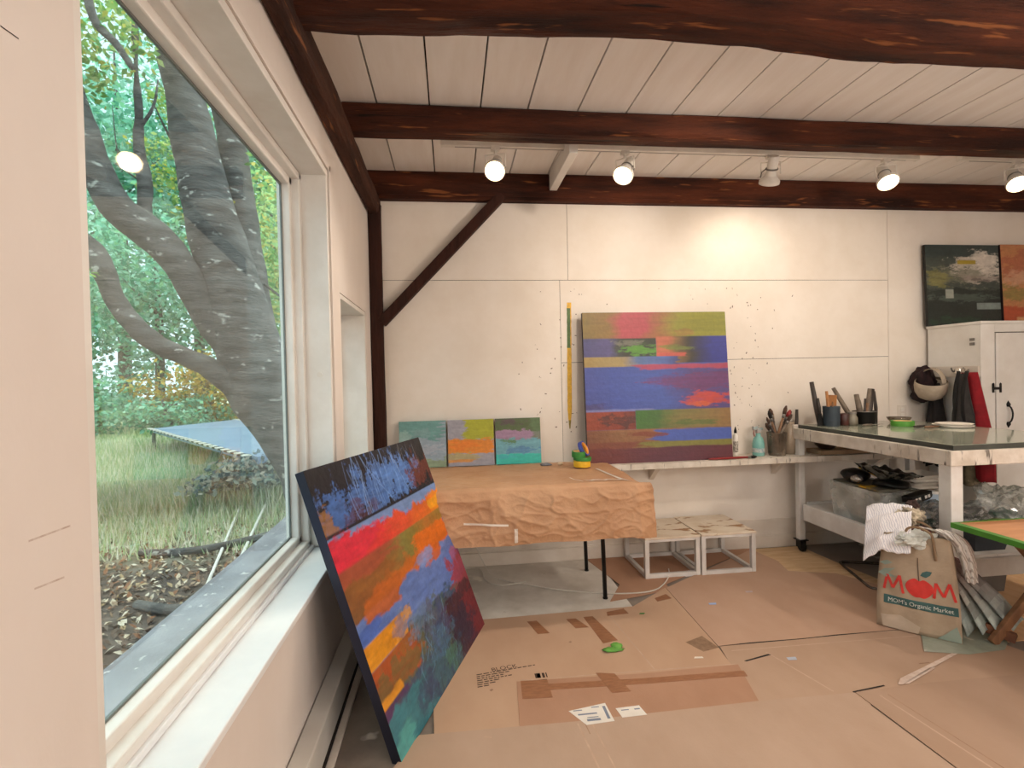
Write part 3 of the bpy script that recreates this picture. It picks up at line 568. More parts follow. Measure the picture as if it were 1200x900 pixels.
# brown paper: along v from the wall side over the top and down in front
def paperf(u, v):
    s = v*1.22      # running length
    if s < .80: y, z = 3.965-s, .806; hang = 0
    elif s < .84:
        a = (s-.80)/.04*PI/2; y, z = 3.165-.022*math.sin(a), .806-.024*(1-math.cos(a)); hang = (s-.8)/.42
    else: hang = (s-.80)/.42; y, z = 3.143-.03*math.sin((s-.84)*5), .782-(s-.84)*.82
    xr = 1.185+.02*v if s < .70 else 1.20+.085*min(1, (s-.70)/.16)
    x = -.47+(xr+.47)*u
    n1 = noise.ridged_multi_fractal(Vector((x*2.6, s*4.5, .3)), 1., 2.2, 5, 1., 2.)
    n2 = noise.fractal(Vector((x*2.2, s*2.4, 4.)), 1., 2., 3)
    n3 = (1-abs(noise.noise(Vector((x*4.5+n2*.6, s*8, 7.)))))**9+.6*(1-abs(noise.noise(Vector((x*9-s*5, s*12+n2, 3.)))))**9+.5*(1-abs(noise.noise(Vector((x*6+s*6, s*7-x*3, 5.)))))**10
    e = max(0, x-1.12)
    if s < .80:
        z += .003*n2+.003*n3+.003; z -= .25*e*e*4*min(1, s/.5)+e*.25*max(0, (s-.5)/.3)
    else:
        k = min(1, (s-.8)/.08)
        y -= k*(.007*(n1-1.0)+.022*n2+.010*n3+.02); z += k*.016*noise.noise(Vector((x*2.6, 9, 0)))*hang - e*.1*k - .06*e; x += .02*n2*hang
        if u > .93: y += (u-.93)*1.1*k
    return (x, y, z)
b = MB(); b.grid(260, 190, paperf); b.f = [q[::-1] for q in b.f]
pap = thing('brown_paper', 'crumpled sheet of brown kraft paper draped over the low table', 'paper', (.40, 3.5, .806))
b.build('paper_sheet', M['kraft'], pap, smooth=True)
def tapeon(pts, wd, nm='white_tape'):
    b = MB(); v = []
    for (u, s, du, ds) in pts:
        for sg in (-1, 1):
            p = Vector(paperf(u+du*wd*sg, s+ds*wd*sg)); v.append(p+Vector((0, -.004 if s > .65 else 0, .004)))
    b.add(v, [(2*i, 2*i+1, 2*i+3, 2*i+2) for i in range(len(pts)-1)]); b.build(nm, M['whitetape'], pap)
tapeon([(.905+.004*i, .28+.05*i, .6, .3) for i in range(8)], .010)
tapeon([(.78+.018*i, .60+.008*math.sin(i*2.), .1, 1) for i in range(9)], .008)
tapeon([(.745+.004*i, .50+.03*i, .5, .2) for i in range(5)], .006)
tapeon([(.30+.03*i, .86+.004*i, 0, 1) for i in range(6)], .006)
tapeon([(.475, .90+.022*i, 1, 0) for i in range(5)], .006)

# rolls of tape stacked on the paper
def roll(name, label, c, R0, R1, h, mo, mi_, rot=None, core=None):
    rot = rot or Matrix.Identity(3); o = thing(name, label, 'tape roll', c, 'tape rolls on the brown paper')
    b = MB(); b.lathe([(R1+.003, 0), (R0, 0), (R0+.001, h*.5), (R0, h), (R1+.003, h)], c, 32, rot, close=False); b.build('tape_winding', mo, o, smooth=False)
    b = MB(); b.lathe([(R1+.0035, 0), (R1, 0), (R1, h), (R1+.0035, h), (R1+.0035, 0)], c, 32, rot, close=False); b.build('cardboard_core', mi_, o, smooth=True)
    return o
G1 = pm('green_tape', '#2f7d33', '#3c8a3c', 8, rough=.5); Yl = pm('yellow_tape', '#f2c531', '#e6b424', 8, rough=.5); Bl = pm('blue_tape', '#4152a8', '#37468f', 8, rough=.5); co = pm('core_card', '#d9b27a', rough=.8); Or = pm('orange_core', '#f0a23c', rough=.7)
cx, cy, cz = .945, 3.70, .822
roll('tape_roll', 'yellow tape roll at the bottom of the stack on the brown paper', (cx, cy, cz), .062, .04, .045, Yl, co)
roll('tape_roll', 'thin green tape roll lying on top of the yellow roll', (cx+.003, cy, cz+.0455), .066, .04, .026, G1, co, Matrix.Rotation(.06, 3, 'Y'))
roll('tape_roll', 'second green tape roll, uppermost left on the stack', (cx-.025, cy-.004, cz+.073), .05, .036, .042, G1, co, Matrix.Rotation(.08, 3, 'X'))
roll('tape_roll', 'blue tape roll with orange core tilted on the stack', (cx+.008, cy+.025, cz+.120), .058, .045, .03, Bl, Or, Matrix.Rotation(1.05, 3, 'Y') @ Matrix.Rotation(.5, 3, 'X'))
b = MB(); b.blob((.70, 3.845, .8215), (.045, .022, .012), .3, 2, 3, 3); tag(b.build('paint_tube', pm('grey_tube', '#8a8787', '#5d6a7a', 20, rough=.35, metal=.3), smooth=True), 'small crumpled grey paint tube lying on the brown paper', 'paint tube')
b = MB(); b.blob((.815, 3.85, .8225), (.022, .013, .012), .2, 2, 5, 2); tag(b.build('cork', pm('cream_cork', '#ead2b0', rough=.7), smooth=True), 'little cream coloured cork near the tape rolls', 'cork')

# ------------------------------------------------------------------ low crates
def crate(x0, x1, y0, y1, h, label, seed):
    o = thing('low_crate', label, 'crate', ((x0+x1)/2, (y0+y1)/2, 0), 'white open frame crates by the wall'); r = .032
    b = MB(); b.box((x0-.004, y0-.006, h-.016), (x1+.004, y1, h)); b.build('crate_top', M['cratetop'], o, bevel=.003)
    for x in (x0, x1-r):
        for y in (y0, y1-r):
            b = MB(); b.box((x, y, .001), (x+r, y+r, h-.016)); b.build('corner_post', M['wpaint'], o, bevel=.002)
    for (lo, hi) in (((x0+r, y0+.002, .002), (x1-r, y0+r-.002, .036)), ((x0+r, y1-r, .002), (x1-r, y1-.002, .036)), ((x0+.002, y0+r, .002), (x0+r-.002, y1-r, .036)), ((x1-r+.002, y0+r, .002), (x1-.002, y1-r, .036)),
                     ((x0+r, y0+.002, h-.036), (x1-r, y0+r-.002, h-.016)), ((x0+r, y1-r, h-.05), (x1-r, y1-.002, h-.016)), ((x0+.002, y0+r, h-.05), (x0+r-.002, y1-r, h-.016)), ((x1-r+.002, y0+r, h-.05), (x1-.002, y1-r, h-.016))):
        b = MB(); b.box(lo, hi); b.build('rail', M['wpaint'], o, bevel=.002)
    return o
crate(1.365, 1.785, 3.56, 4.02, .305, 'white frame crate with spattered top, the one beside the brown paper', 1)
crate(1.793, 2.215, 3.55, 4.02, .312, 'white frame crate with spattered top, the one nearer the glass topped table', 2)

# ------------------------------------------------------------------ cardboard floor
CB = [cardboard(0, '#c0a086', '#b8977d'), cardboard(1, '#b28b72', '#a88168'), cardboard(2, '#be9e88', '#b6957e'), cardboard(3, '#b69a84', '#ae917a'), cardboard(4, '#b89e8a', '#b09580'), cardboard(5, '#ae927d', '#a68973')]
CRS = pm('cardboard_crease', '#c2a58e', '#b2957f', 12, rough=.85); CRD = pm('cardboard_dent', '#8f6f58', '#a5846b', 12, rough=.85)
def sheetcb(poly, z, mat, label, name='cardboard_sheet', cat='cardboard', th=.0025, group='cardboard sheets on the floor', lines=()):
    b = MB(); b.prism(poly, z, z+th)
    for (p, q, w_, k) in lines:
        p, q = Vector(p), Vector(q); n_ = Vector((-(q-p).y, (q-p).x)).normalized()*w_; b.add([(*(p-n_), z+th+.0002), (*(q-n_), z+th+.0002), (*(q+n_), z+th+.0002), (*(p+n_), z+th+.0002)], [(0, 1, 2, 3)], k)
    return tag(b.build(name, [mat, CRS, CRD]), label, cat, group)
b = MB(); b.prism([(-.1, 3.10), (1.12, 3.15), (1.13, 4.03), (-.45, 4.03), (-.45, 3.5)], .0005, .004)
tag(b.build('floor_board', pm('dirty_white_board', '#ddd7ce', '#c2baae', 3, rough=.7, spots=('#5d574f', 14, .70), spots2=('#e6dfd2', 5, .66))), 'dirty white panel lying on the floor under the low table', 'board')
sheetcb([(1.0, 3.25), (1.2, 3.29), (1.47, 3.36), (1.47, 3.45), (2.5, 4.03), (1.05, 4.03), (1.15, 3.5)], .0045, CB[1], 'brown cardboard sheet under the two white crates')
sheetcb([(.12, 3.13), (1.12, 3.15), (1.44, 3.39), (1.40, 2.61), (1.34, 2.12), (1.3, 2.05), (-.1, 2.02), (-.12, 2.4)], .0072, CB[0], 'large cardboard sheet with printed text in the middle of the floor', lines=(((.93, 3.1), (.98, 2.46), .003, 1), ((.30, 2.47), (1.40, 2.44), .003, 1), ((.62, 2.79), (.628, 2.78), .008, 2), ((.15, 2.42), (.158, 2.41), .008, 2)))
sheetcb([(1.443, 3.385), (2.45, 4.0), (2.50, 3.72), (2.45, 3.52), (2.75, 3.42), (2.92, 3.12), (2.80, 2.63), (2.4, 2.622), (1.404, 2.616)], .0072, CB[2], 'large cardboard sheet in front of the white crates and paper bag')
sheetcb([(1.41, 2.61), (1.8, 2.612), (2.82, 2.618), (3.0, 2.1), (1.8, 2.05), (1.30, 2.06)], .0072, CB[3], 'cardboard sheet between the crate sheet and the front sheets', lines=(((1.62, 2.52), (1.72, 2.16), .004, 1), ((1.45, 2.56), (2.7, 2.54), .003, 1), ((2.3, 2.30), (2.36, 2.30), .004, 2)))
sheetcb([(-.17, 2.15), (.5, 2.135), (1.36, 2.145), (1.8, 2.135), (1.83, 1.4), (1.9, -.8), (-.35, -.8), (-.3, 1.9)], .010, CB[4], 'wide pale cardboard sheet across the front of the floor', lines=(((.50, 2.12), (.56, 1.3), .004, 1), ((.56, 2.12), (.62, 1.3), .003, 1), ((.53, 2.13), (.535, 2.05), .002, 2), ((.10, 2.10), (.13, 2.09), .004, 1)))
sheetcb([(1.81, 2.14), (2.2, 2.15), (3.3, 2.13), (3.4, -.8), (1.91, -.8), (1.835, 1.4)], .010, CB[5], 'cardboard sheet in the right front corner under the green edged table', lines=(((1.90, 2.10), (1.98, 1.4), .004, 1), ((1.94, 2.10), (2.02, 1.4), .003, 2)))
sheetcb([(.28, 2.46), (.9, 2.43), (1.41, 2.43), (1.33, 2.10), (.25, 2.10)], .0098, CB[1], 'narrow dark cardboard flap bearing the two white paper labels', 'cardboard_flap')
# torn plywood piece and board under the table, its colour raised to look lit
b = MB(); b.prism([(2.42, 4.02), (2.44, 3.75), (2.46, 3.52), (2.56, 3.49), (2.75, 3.43), (2.93, 3.1), (3.0, 3.1), (2.93, 3.6), (2.90, 4.02)], .0005, .004); tag(b.build('plywood_scrap', M['ply']), 'torn pale plywood piece on the floor beside the crates', 'board')
b = MB(); b.prism([(2.86, 2.42), (3.7, 2.42), (4.1, 3.2), (3.35, 3.2)], .0005, .005); tag(b.build('plywood_board', pm('orange_plywood', '#e6bf94', '#d8ab7c', 3, (6,1,1), rough=.7, spots=('#7b5a3c', 10, .72))), 'orange toned plywood board on the floor under the work table', 'board')
# short packing tapes
for i, (poly, lb) in enumerate((([(.42, 3.06), (.48, 3.06), (.53, 2.90), (.46, 2.90)], 'short strip of brown tape at the left of the panel edge'), ([(.66, 3.05), (.72, 3.05), (.77, 2.93), (.69, 2.93)], 'short strip of brown tape, second along the panel edge'), ([(.77, 3.06), (.83, 3.06), (.89, 2.76), (.80, 2.74)], 'longest brown tape strip running forward from the panel edge'), ([(.93, 3.10), (1.05, 3.13), (1.06, 3.06), (.92, 3.05)], 'short brown tape patch close to the front table leg'), ([(1.3, 3.24), (1.4, 3.29), (1.41, 3.22), (1.3, 3.19)], 'small brown tape patch near the crates'))):
    b = MB(); b.prism(poly, .0099, .0104); tag(b.build('packing_tape', M['tape']), lb, 'tape', 'brown packing tape strips on the cardboard')
b = MB(); b.prism([(.30, 2.425), (.9, 2.39), (1.408, 2.375), (1.40, 2.33), (.9, 2.345), (.30, 2.375)], .0124, .0128); b.prism([(.30, 2.46), (.43, 2.45), (.43, 2.31), (.29, 2.32)], .0129, .0132); b.prism([(.68, 2.47), (.77, 2.45), (.80, 2.30), (.71, 2.30)], .0129, .0132)
tag(b.build('packing_tape', M['tape']), 'long brown tape with cross pieces along the dark flap', 'tape', 'brown packing tape strips on the cardboard')
def card(nm, poly, z, mat, label, cat): b = MB(); b.prism(poly, z, z+.0008); return tag(b.build(nm, mat), label, cat)
t = thing('paper_label', 'larger torn white paper label stuck on the dark flap', 'label', (.57, 2.17, .013))
b = MB(); b.prism([(.48, 2.205), (.655, 2.235), (.66, 2.112), (.535, 2.105)], .0126, .0131); b.build('label_paper', M['lampwhite'], t)
b = MB()
for (x0, y0, x1, y1) in ((.50, 2.205, .54, 2.199), (.585, 2.217, .62, 2.211), (.515, 2.178, .60, 2.169), (.545, 2.14, .605, 2.126), (.55, 2.152, .60, 2.147), (.635, 2.215, .648, 2.13)): b.box((x0, y1, .01312), (x1, y0, .01325))
b.build('print', pm('blue_black_ink', '#7a8396', rough=.6), t)
t = thing('paper_label', 'smaller white paper label at the right on the dark flap', 'label', (.75, 2.16, .013))
b = MB(); b.prism([(.69, 2.192), (.80, 2.196), (.812, 2.13), (.70, 2.128)], .0126, .0131); b.build('label_paper', M['lampwhite'], t)
b = MB()
for (x0, y0, x1, y1) in ((.71, 2.178, .745, 2.172), (.77, 2.178, .795, 2.170)): b.box((x0, y1, .01312), (x1, y0, .01325))
b.build('print', bpy.data.materials['blue_black_ink'], t)
def textmesh(s, size, fn, name, mat, parent, extr=0, res=3):
    cu = bpy.data.curves.new('t', 'FONT'); cu.body = s; cu.size = size; cu.resolution_u = res; cu.align_x = 'CENTER'
    ob = bpy.data.objects.new('t', cu); COL.objects.link(ob); dg = bpy.context.evaluated_depsgraph_get(); dg.update()
    me = bpy.data.meshes.new_from_object(ob.evaluated_get(dg)); bpy.data.objects.remove(ob)
    b = MB(); b.add([fn(v.co.x, v.co.y) for v in me.vertices], [tuple(p.vertices) for p in me.polygons]); bpy.data.meshes.remove(me)
    return b.build(name, mat, parent)
INK = pm('printing_ink', '#4a362a', rough=.8)
t = thing('printed_text', 'block of black print stamped on the middle cardboard sheet', 'print', (.18, 2.54, .0098)); R2 = Matrix.Rotation(math.radians(8), 2)
def tf(x0, y0): return lambda x, y: (x0+(R2 @ Vector((x, y*1.1))).x, y0+(R2 @ Vector((x, y*1.1))).y, .0103)
textmesh('BLOCK', .042, tf(.235, 2.575), 'printed_word', INK, t)
b = MB(); rnd = random.Random(2)
for r in range(7):
    x = .0; y = 2.545-.017*r; L = (.30, .17, .12, .16, .10, .09, .06)[r]
    while x < L:
        w = rnd.uniform(.008, .03); h = .0075
        q = [Vector((x, 0)), Vector((x+w, 0)), Vector((x+w, h)), Vector((x, h))]; q = [R2 @ p for p in q]
        b.add([(.09+p.x, y+p.y, .0103) for p in q], [(0, 1, 2, 3)]); x += w+.006
for i in range(9):
    x = .345+rnd.uniform(0, .09); b.box((x, 2.475, .0102), (x+rnd.uniform(.004, .016), 2.515, .0103)) if i < 6 else b.box((.36, 2.452, .0102), (.43, 2.460, .0103))
b.build('printed_line', INK, t)
# creases, bits on the floor
b = MB(); b.blob((.83, 2.66, .0165), (.055, .022, .006), .5, 3, 2, 3); b.blob((.86, 2.69, .020), (.03, .03, .009), .3, 3, 4, 3); tag(b.build('green_tape_scrap', pm('bright_green_tape', '#6fb04a', '#5a9a3c', 9, rough=.5), smooth=True), 'crumpled bit of bright green tape on the cardboard', 'tape')
for i, (x, y, lb) in enumerate(((1.63, 3.10, 'small pale blue paper scrap on the cardboard before the crates'), (1.71, 2.44, 'pale blue fleck of paint by the cardboard seam'), (1.96, 3.23, 'pale lilac smear of dry paint on the cardboard'))):
    card('paper_scrap', [(x-.025, y-.01), (x+.02, y-.014), (x+.03, y+.012), (x-.02, y+.014)], .0099, pm('scrap_%d' % i, ('#9db2dc', '#b3b9c6', '#bfa9a6')[i], rough=.7), lb, 'scrap')
for i, (pts, lb) in enumerate((([(1.12, 3.04), (1.13, 3.055), (1.16, 3.05), (1.15, 3.035)], 'tiny green tape bit near the front table leg'), ([(1.22, 2.52), (1.27, 2.515), (1.27, 2.53), (1.23, 2.535)], 'small cream paper shred above the long tape'))):
    card('paper_scrap', pts, .0099, (G1, M['whitetape'])[i], lb, 'scrap')
# torn gash and chalky line in the cardboard
b = MB(); b.prism([(1.415, 2.615), (1.6, 2.622), (1.9, 2.616), (2.1, 2.624), (2.5, 2.618), (2.1, 2.616), (1.9, 2.610), (1.6, 2.612)], .0099, .0103); b.prism([(1.46, 2.46), (1.62, 2.50), (1.63, 2.49), (1.47, 2.452)], .0099, .0103); b.prism([(1.80, 2.143), (1.98, 2.165), (1.98, 2.158), (1.8, 2.135)], .0128, .0132)
tag(b.build('cardboard_crack', M['gap']), 'dark ragged gap torn along the cardboard seam before the bag', 'crack')
b = MB(); b.prism([(2.05, 2.16), (2.07, 2.155), (2.30, 2.245), (2.58, 2.35), (2.56, 2.36), (2.28, 2.262), (2.10, 2.20)], .0128, .0134); b.prism([(2.08, 2.16), (2.10, 2.155), (2.34, 2.25), (2.32, 2.258)], .0128, .0134)
tag(b.build('white_tape_strip', pm('dirty_white_tape', '#d9c8bb', '#c5ab9a', 20, rough=.6)), 'thin peeling white tape line on the cardboard in front of the bag', 'tape')
b = MB(); b.prism([(1.25, 2.68), (1.37, 2.73), (1.40, 2.60), (1.30, 2.575)], .0099, .0103); tag(b.build('packing_tape', pm('dirty_tape', '#94765c', '#7d6049', 30, rough=.6)), 'grubby torn tape patch at the cardboard seam', 'tape', 'brown packing tape strips on the cardboard')
# white extension cord
pts = [(-.1, 3.95, .012), (.17, 3.98, .012), (.22, 3.72, .012), (.33, 3.62, .012), (.5, 3.66, .012)]
def smoothp(p, n=6):
    p = [Vector(q) for q in p]; out = []
    for i in range(len(p)-1):
        a, b_, c, d = p[max(i-1, 0)], p[i], p[i+1], p[min(i+2, len(p)-1)]
        for k in range(n):
            t = k/n; out.append(.5*((2*b_)+(c-a)*t+(2*a-5*b_+4*c-d)*t*t+(3*b_-a-3*c+d)*t**3))
    return out+[p[-1]]
b = MB(); b.tube(smoothp(pts), .0045, 6)
b.tube(smoothp([(.05, 3.97, .45), (.15, 3.99, .2), (.25, 3.88, .012), (.34, 3.72, .009), (.68, 3.50, .009), (.95, 3.385, .009), (1.18, 3.335, .012), (1.34, 3.35, .014), (1.45, 3.44, .014), (1.55, 3.58, .014), (1.6, 3.7, .014)]), .0045, 6)
tag(b.build('extension_cord', pm('white_cord', '#d8d2c8', rough=.5), smooth=True), 'thin white cord trailing over the floor under the low table', 'cord')

# ------------------------------------------------------------------ glass topped work table on casters
TX0, TX1, TY0, TY1, TZ = 2.80, 3.88, 2.585, 3.955, 1.05
t = thing('work_table', 'white paint-splashed studio table with thick glass top on casters', 'table', ((TX0+TX1)/2, (TY0+TY1)/2, 0))
b = MB(); b.box((TX0+.035, TY0+.02, TZ-.03), (TX1-.02, TY1-.04, TZ)); m_, nt, bs = newmat('greenish_glass_slab')
f, _ = nfac(nt, 4, .4, .7, (1, 1, 1), 6); g2, _ = nfac(nt, 9, .6, .7, (1, 2, 1), 4, seed=4)
nt.links.new(mixc(nt, g2, mixc(nt, f, lin('#9ea190'), lin('#85897a')), lin('#b5aa95')), bs.inputs['Base Color']); bs.inputs['Roughness'].default_value = .08; bs.inputs['Specular IOR Level'].default_value = .7
b.build('glass_top', m_, t, bevel=.004)
b = MB()
for lo, hi in (((TX0+.032, TY0+.017, TZ-.03), (TX1-.017, TY0+.02, TZ-.002)), ((TX0+.032, TY0+.02, TZ-.03), (TX0+.035, TY1-.04, TZ-.002))): b.box(lo, hi)
b.build('glass_edge', pm('dark_glass_edge', '#4a4d47', '#3a3d38', 6, rough=.3), t)
b = MB(); b.box((TX0+.02, TY0+.012, TZ-.05), (TX1-.02, TY1-.03, TZ-.031)); b.build('table_board', M['wtable'], t, bevel=.003)
for lo, hi in (((TX0, TY0, TZ-.118), (TX1, TY0+.03, TZ-.031)), ((TX0, TY1-.03, TZ-.118), (TX1, TY1, TZ-.003)), ((TX0, TY0+.03, TZ-.118), (TX0+.03, TY1-.03, TZ-.031)), ((TX1-.03, TY0+.03, TZ-.118), (TX1, TY1-.03, TZ-.031))):
    b = MB(); b.box(lo, hi); b.build('apron', M['wtable'], t, bevel=.004)
for x in (TX0+.015, TX1-.10):
    for y in (TY0+.015, TY1-.10):
        lw = .078 if y < 3 else .052; x = x+.085-lw if x > 3 else x; y = y+.085-lw if y > 3 else y
        b = MB(); b.box((x, y, .102), (x+lw, y+lw, TZ-.118)); b.build('leg', M['wpaint'], t, bevel=.004)
        c = (x+lw/2, y+lw/2)
        b = MB(); b.box((c[0]-.040, c[1]-.040, .094), (c[0]+.040, c[1]+.040, .102)); b.box((c[0]-.024, c[1]-.03, .035), (c[0]-.018, c[1]+.03, .095)); b.box((c[0]+.018, c[1]-.03, .035), (c[0]+.024, c[1]+.03, .095))
        cs = b.build('caster', M['blackmetal'], t)
        b = MB(); b.lathe([(.036, -.016), (.044, -.010), (.044, .010), (.036, .016)], (c[0], c[1]-.012, .0445), 24, Matrix.Rotation(PI/2, 3, 'Y')); b.lathe([(.012, -.016), (.012, .016)], (c[0], c[1]-.012, .0445), 14, Matrix.Rotation(PI/2, 3, 'Y')); b.build('wheel', M['blackmetal'], cs, smooth=False)
for lo, hi in (((TX0+.02, TY0+.1, .275), (TX0+.05, TY1-.1, .405)), ((TX1-.05, TY0+.1, .275), (TX1-.02, TY1-.1, .405)), ((TX0+.1, TY1-.06, .275), (TX1-.1, TY1-.03, .405)), ((TX0+.1, TY0+.03, .275), (TX1-.1, TY0+.06, .38))):
    b = MB(); b.box(lo, hi); b.build('lower_rail', M['wpaint'], t, bevel=.003)
b = MB(); b.box((TX0+.05, TY0+.06, .375), (TX1-.05, TY1-.06, .392)); b.build('lower_shelf', M['wpaint'], t)

# things on the glass, along its far edge
Yb = 3.75; Zt = TZ+.0005
brush('palette_knife', 'tallest black handled knife standing at the far left on the glass table', (2.935, 3.80, Zt), (2.868, 3.80, 1.40), .020, H2, B2, 'palette knife', frac=0)
t = thing('palette_knife', 'broad black scraper standing beside the tallest black knife', 'scraper', (2.90, 3.76, Zt)); b = MB(); b.prism([(0, 0), (0, 0), (0, 0)], 0, 0) if False else None
b = MB(); b.add([(2.885, 3.755, Zt), (2.945, 3.755, Zt), (2.925, 3.765, 1.15), (2.90, 3.765, 1.15), (2.885, 3.765, Zt), (2.945, 3.765, Zt), (2.925, 3.772, 1.15), (2.90, 3.772, 1.15)], [(0,1,2,3),(7,6,5,4),(0,4,5,1),(1,5,6,2),(2,6,7,3),(3,7,4,0)]); b.build('blade', M['blackmetal'], t)
b = MB(); b.tube([(2.913, 3.767, 1.145), (2.908, 3.772, 1.20), (2.902, 3.775, 1.27)], [.010, .014, .009], 10); b.build('handle', H2, t, smooth=True)
t = thing('brush_pot', 'dark blue grey plastic pot holding brushes on the glass table', 'pot', (2.99, 3.74, Zt))
b = MB(); b.lathe([(.056, Zt), (.058, Zt+.008), (.061, Zt+.15), (.063, Zt+.155), (.058, Zt+.152), (.053, Zt+.012), (0.0, Zt+.01)], (2.99, 3.74, 0), 28, close=False); b.build('pot_body', pm('blue_grey_plastic', '#3b4650', '#2f3942', 12, rough=.45), t, smooth=True)
b = MB()
for z in (.04, .075, .11): b.lathe([(.0615, Zt+z), (.0625, Zt+z+.002), (.0615, Zt+z+.004)], (2.99, 3.74, 0), 28, close=False)
b.build('pot_rib', bpy.data.materials['blue_grey_plastic'], t, smooth=True)
brush('paintbrush', 'short orange wooden brush handle rising from the dark pot', (2.985, 3.75, Zt+.02), (2.97, 3.765, 1.325), .013, H5, B3, frac=0)
brush('paintbrush', 'thin pale handle leaning at the rear rim of the dark pot', (3.0, 3.74, Zt+.02), (3.035, 3.78, 1.235), .006, H1, B3, frac=0)
t = thing('scraper', 'orange wooden block scraper behind the dark pot', 'scraper', (3.065, 3.83, Zt)); b = MB(); b.obox((3.065, 3.83, 1.19), (.072, .022, .20), Matrix.Rotation(.06, 3, 'Y')); b.build('wood_block', H5, t, bevel=.004)
b = MB(); b.obox((3.06, 3.83, 1.075), (.08, .006, .05), Matrix.Rotation(.06, 3, 'Y')); b.build('blade', M['lampgrey'], t)
t = MB(); t.lathe([(.03, 0), (.036, .006), (.036, .085), (.03, .095), (.0, .1)], (3.09, 3.73, Zt), 20); tag(t.build('ink_bottle', pm('maroon_bottle', '#3a2522', '#5d2f2a', 12, rough=.4), smooth=True), 'small dark maroon bottle right beside the dark pot', 'bottle')
t = thing('glass_jar', 'small cloudy grey jar between the maroon bottle and leaning handle', 'jar', (3.16, 3.73, Zt)); b = MB(); b.lathe([(.034, 0), (.04, .01), (.04, .06), (.03, .078), (.03, .09)], (3.16, 3.73, Zt), 20); b.build('jar_body', pm('grey_jar', '#8c8475', '#6f6759', 10, rough=.25), t, smooth=True)
b = MB(); b.lathe([(.032, .09), (.032, .105), (.0, .106)], (3.16, 3.73, Zt), 20); b.build('jar_lid', M['lampgrey'], t)
brush('mallet', 'thick grey brown wooden handle leaning diagonally on the glass table', (3.225, 3.80, Zt+.03), (3.105, 3.86, 1.345), .019, H4, B3, 'tool', frac=0)
t = thing('brush_pot', 'black pot at the far side holding a bunch of handles', 'pot', (3.33, 3.80, Zt)); b = MB(); b.lathe([(.075, Zt), (.078, Zt+.008), (.085, Zt+.10), (.086, Zt+.102), (.082, Zt+.10), (.072, Zt+.01), (0, Zt+.009)], (3.33, 3.80, 0), 26, close=False); b.build('pot_body', M['blackmetal'], t, smooth=True)
b = MB(); b.lathe([(.086, Zt+.098), (.0885, Zt+.1), (.086, Zt+.104)], (3.33, 3.80, 0), 26, close=False); b.build('pot_rim', M['lampgrey'], t, smooth=True)
for i, (x, z, r, h, lb) in enumerate(((3.26, 1.29, .022, H4, 'thick grey round ended handle, leftmost in the black pot'), (3.295, 1.24, .018, M['lampgrey'], 'grey metal ended tool, second from left in the black pot'), (3.325, 1.255, .009, H2, 'thin dark stick in the middle of the black pot'), (3.375, 1.335, .018, H4, 'brown grey handle, tallest one in the black pot'), (3.42, 1.33, .022, H2, 'fat black handle at the right of the black pot'), (3.35, 1.22, .012, H1, 'short worn wooden handle low in the black pot'))):
    brush('scraper', lb, (3.33+(x-3.33)*.35, 3.80, Zt+.02), (x, 3.80+.02*math.sin(i*2), z), r, h, B3, 'tool', 'handles in the black pot', frac=0)
t = thing('palette_knife', 'slim black palette knife standing right of the black pot', 'palette knife', (3.49, 3.86, Zt)); b = MB(); b.tube([(3.49, 3.86, Zt), (3.487, 3.86, 1.17), (3.475, 3.86, 1.31)], [.008, .014, .007], 10); b.build('handle', H2, t, smooth=True); b = MB(); b.obox((3.49, 3.86, Zt+.02), (.022, .004, .04)); b.build('blade', M['lampgrey'], t)
del_g = roll('tape_roll', 'large green tape roll lying flat on the glass table', (3.44, 3.56, Zt), .075, .055, .04, pm('light_green_tape', '#5da13c', '#4f9133', 6, rough=.5), co)
del del_g['group']
t = thing('glass_dish', 'low clear dish behind the green tape roll', 'dish', (3.62, 3.78, Zt)); b = MB(); b.lathe([(.05, 0), (.075, .025), (.085, .045), (.08, .045), (.07, .026), (.045, .006), (0, .005)], (3.62, 3.78, Zt), 26, close=False); b.build('dish_glass', M['jarglass'], t, smooth=True)
b = MB(); b.blob((3.62, 3.78, Zt+.02), (.045, .045, .02), .4, 3, 4, 2, flat=Zt+.007); b.build('dried_paint', pm('dried_paint', '#6e665a', '#423a34', 12, rough=.5), t, smooth=True)
for i, (x0, y0, x1, y1, lb) in enumerate(((3.40, 3.42, 3.66, 3.49, 'palette knife lying left of the paper plates'), (3.44, 3.37, 3.72, 3.40, 'long spatula lying nearest the paper plates'), (3.16, 3.62, 3.36, 3.66, 'small palette knife lying before the black pot'))):
    t = thing('palette_knife', lb, 'palette knife', (x0, y0, Zt), 'palette knives lying on the glass'); p, q = Vector((x0, y0, Zt+.009)), Vector((x1, y1, Zt+.009)); m2 = p.lerp(q, .45)
    b = MB(); b.tube([p, p.lerp(m2, .5), m2], [.007, .009, .006], 8); b.build('handle', (H2, H1, H4)[i], t, smooth=True); b = MB(); b.bar(m2, q, .022, .003); b.build('blade', M['lampgrey'], t)
rnd = random.Random(4)
for i in range(4):
    x, y = 3.70+rnd.uniform(-.02, .03), 3.40+rnd.uniform(-.02, .02); z = Zt+i*.0055
    b = MB(); b.lathe([(.08, z), (.10, z+.002), (.115, z+.008), (.113, z+.009), (.098, z+.0035), (.08, z+.002), (0, z+.002)], (x, y, 0), 30, close=False)
    tag(b.build('paper_plate', pm('paper_plate_white', '#efe8dd', '#e6ddcf', 6, rough=.7) if i == 0 else bpy.data.materials['paper_plate_white'], smooth=True), ('white paper plate, lowest of the stack on the glass table', 'white paper plate, second from the bottom of the stack', 'white paper plate just under the topmost plate', 'white paper plate on top of the stack by the table corner')[i], 'plate', 'white paper plates on the glass table')

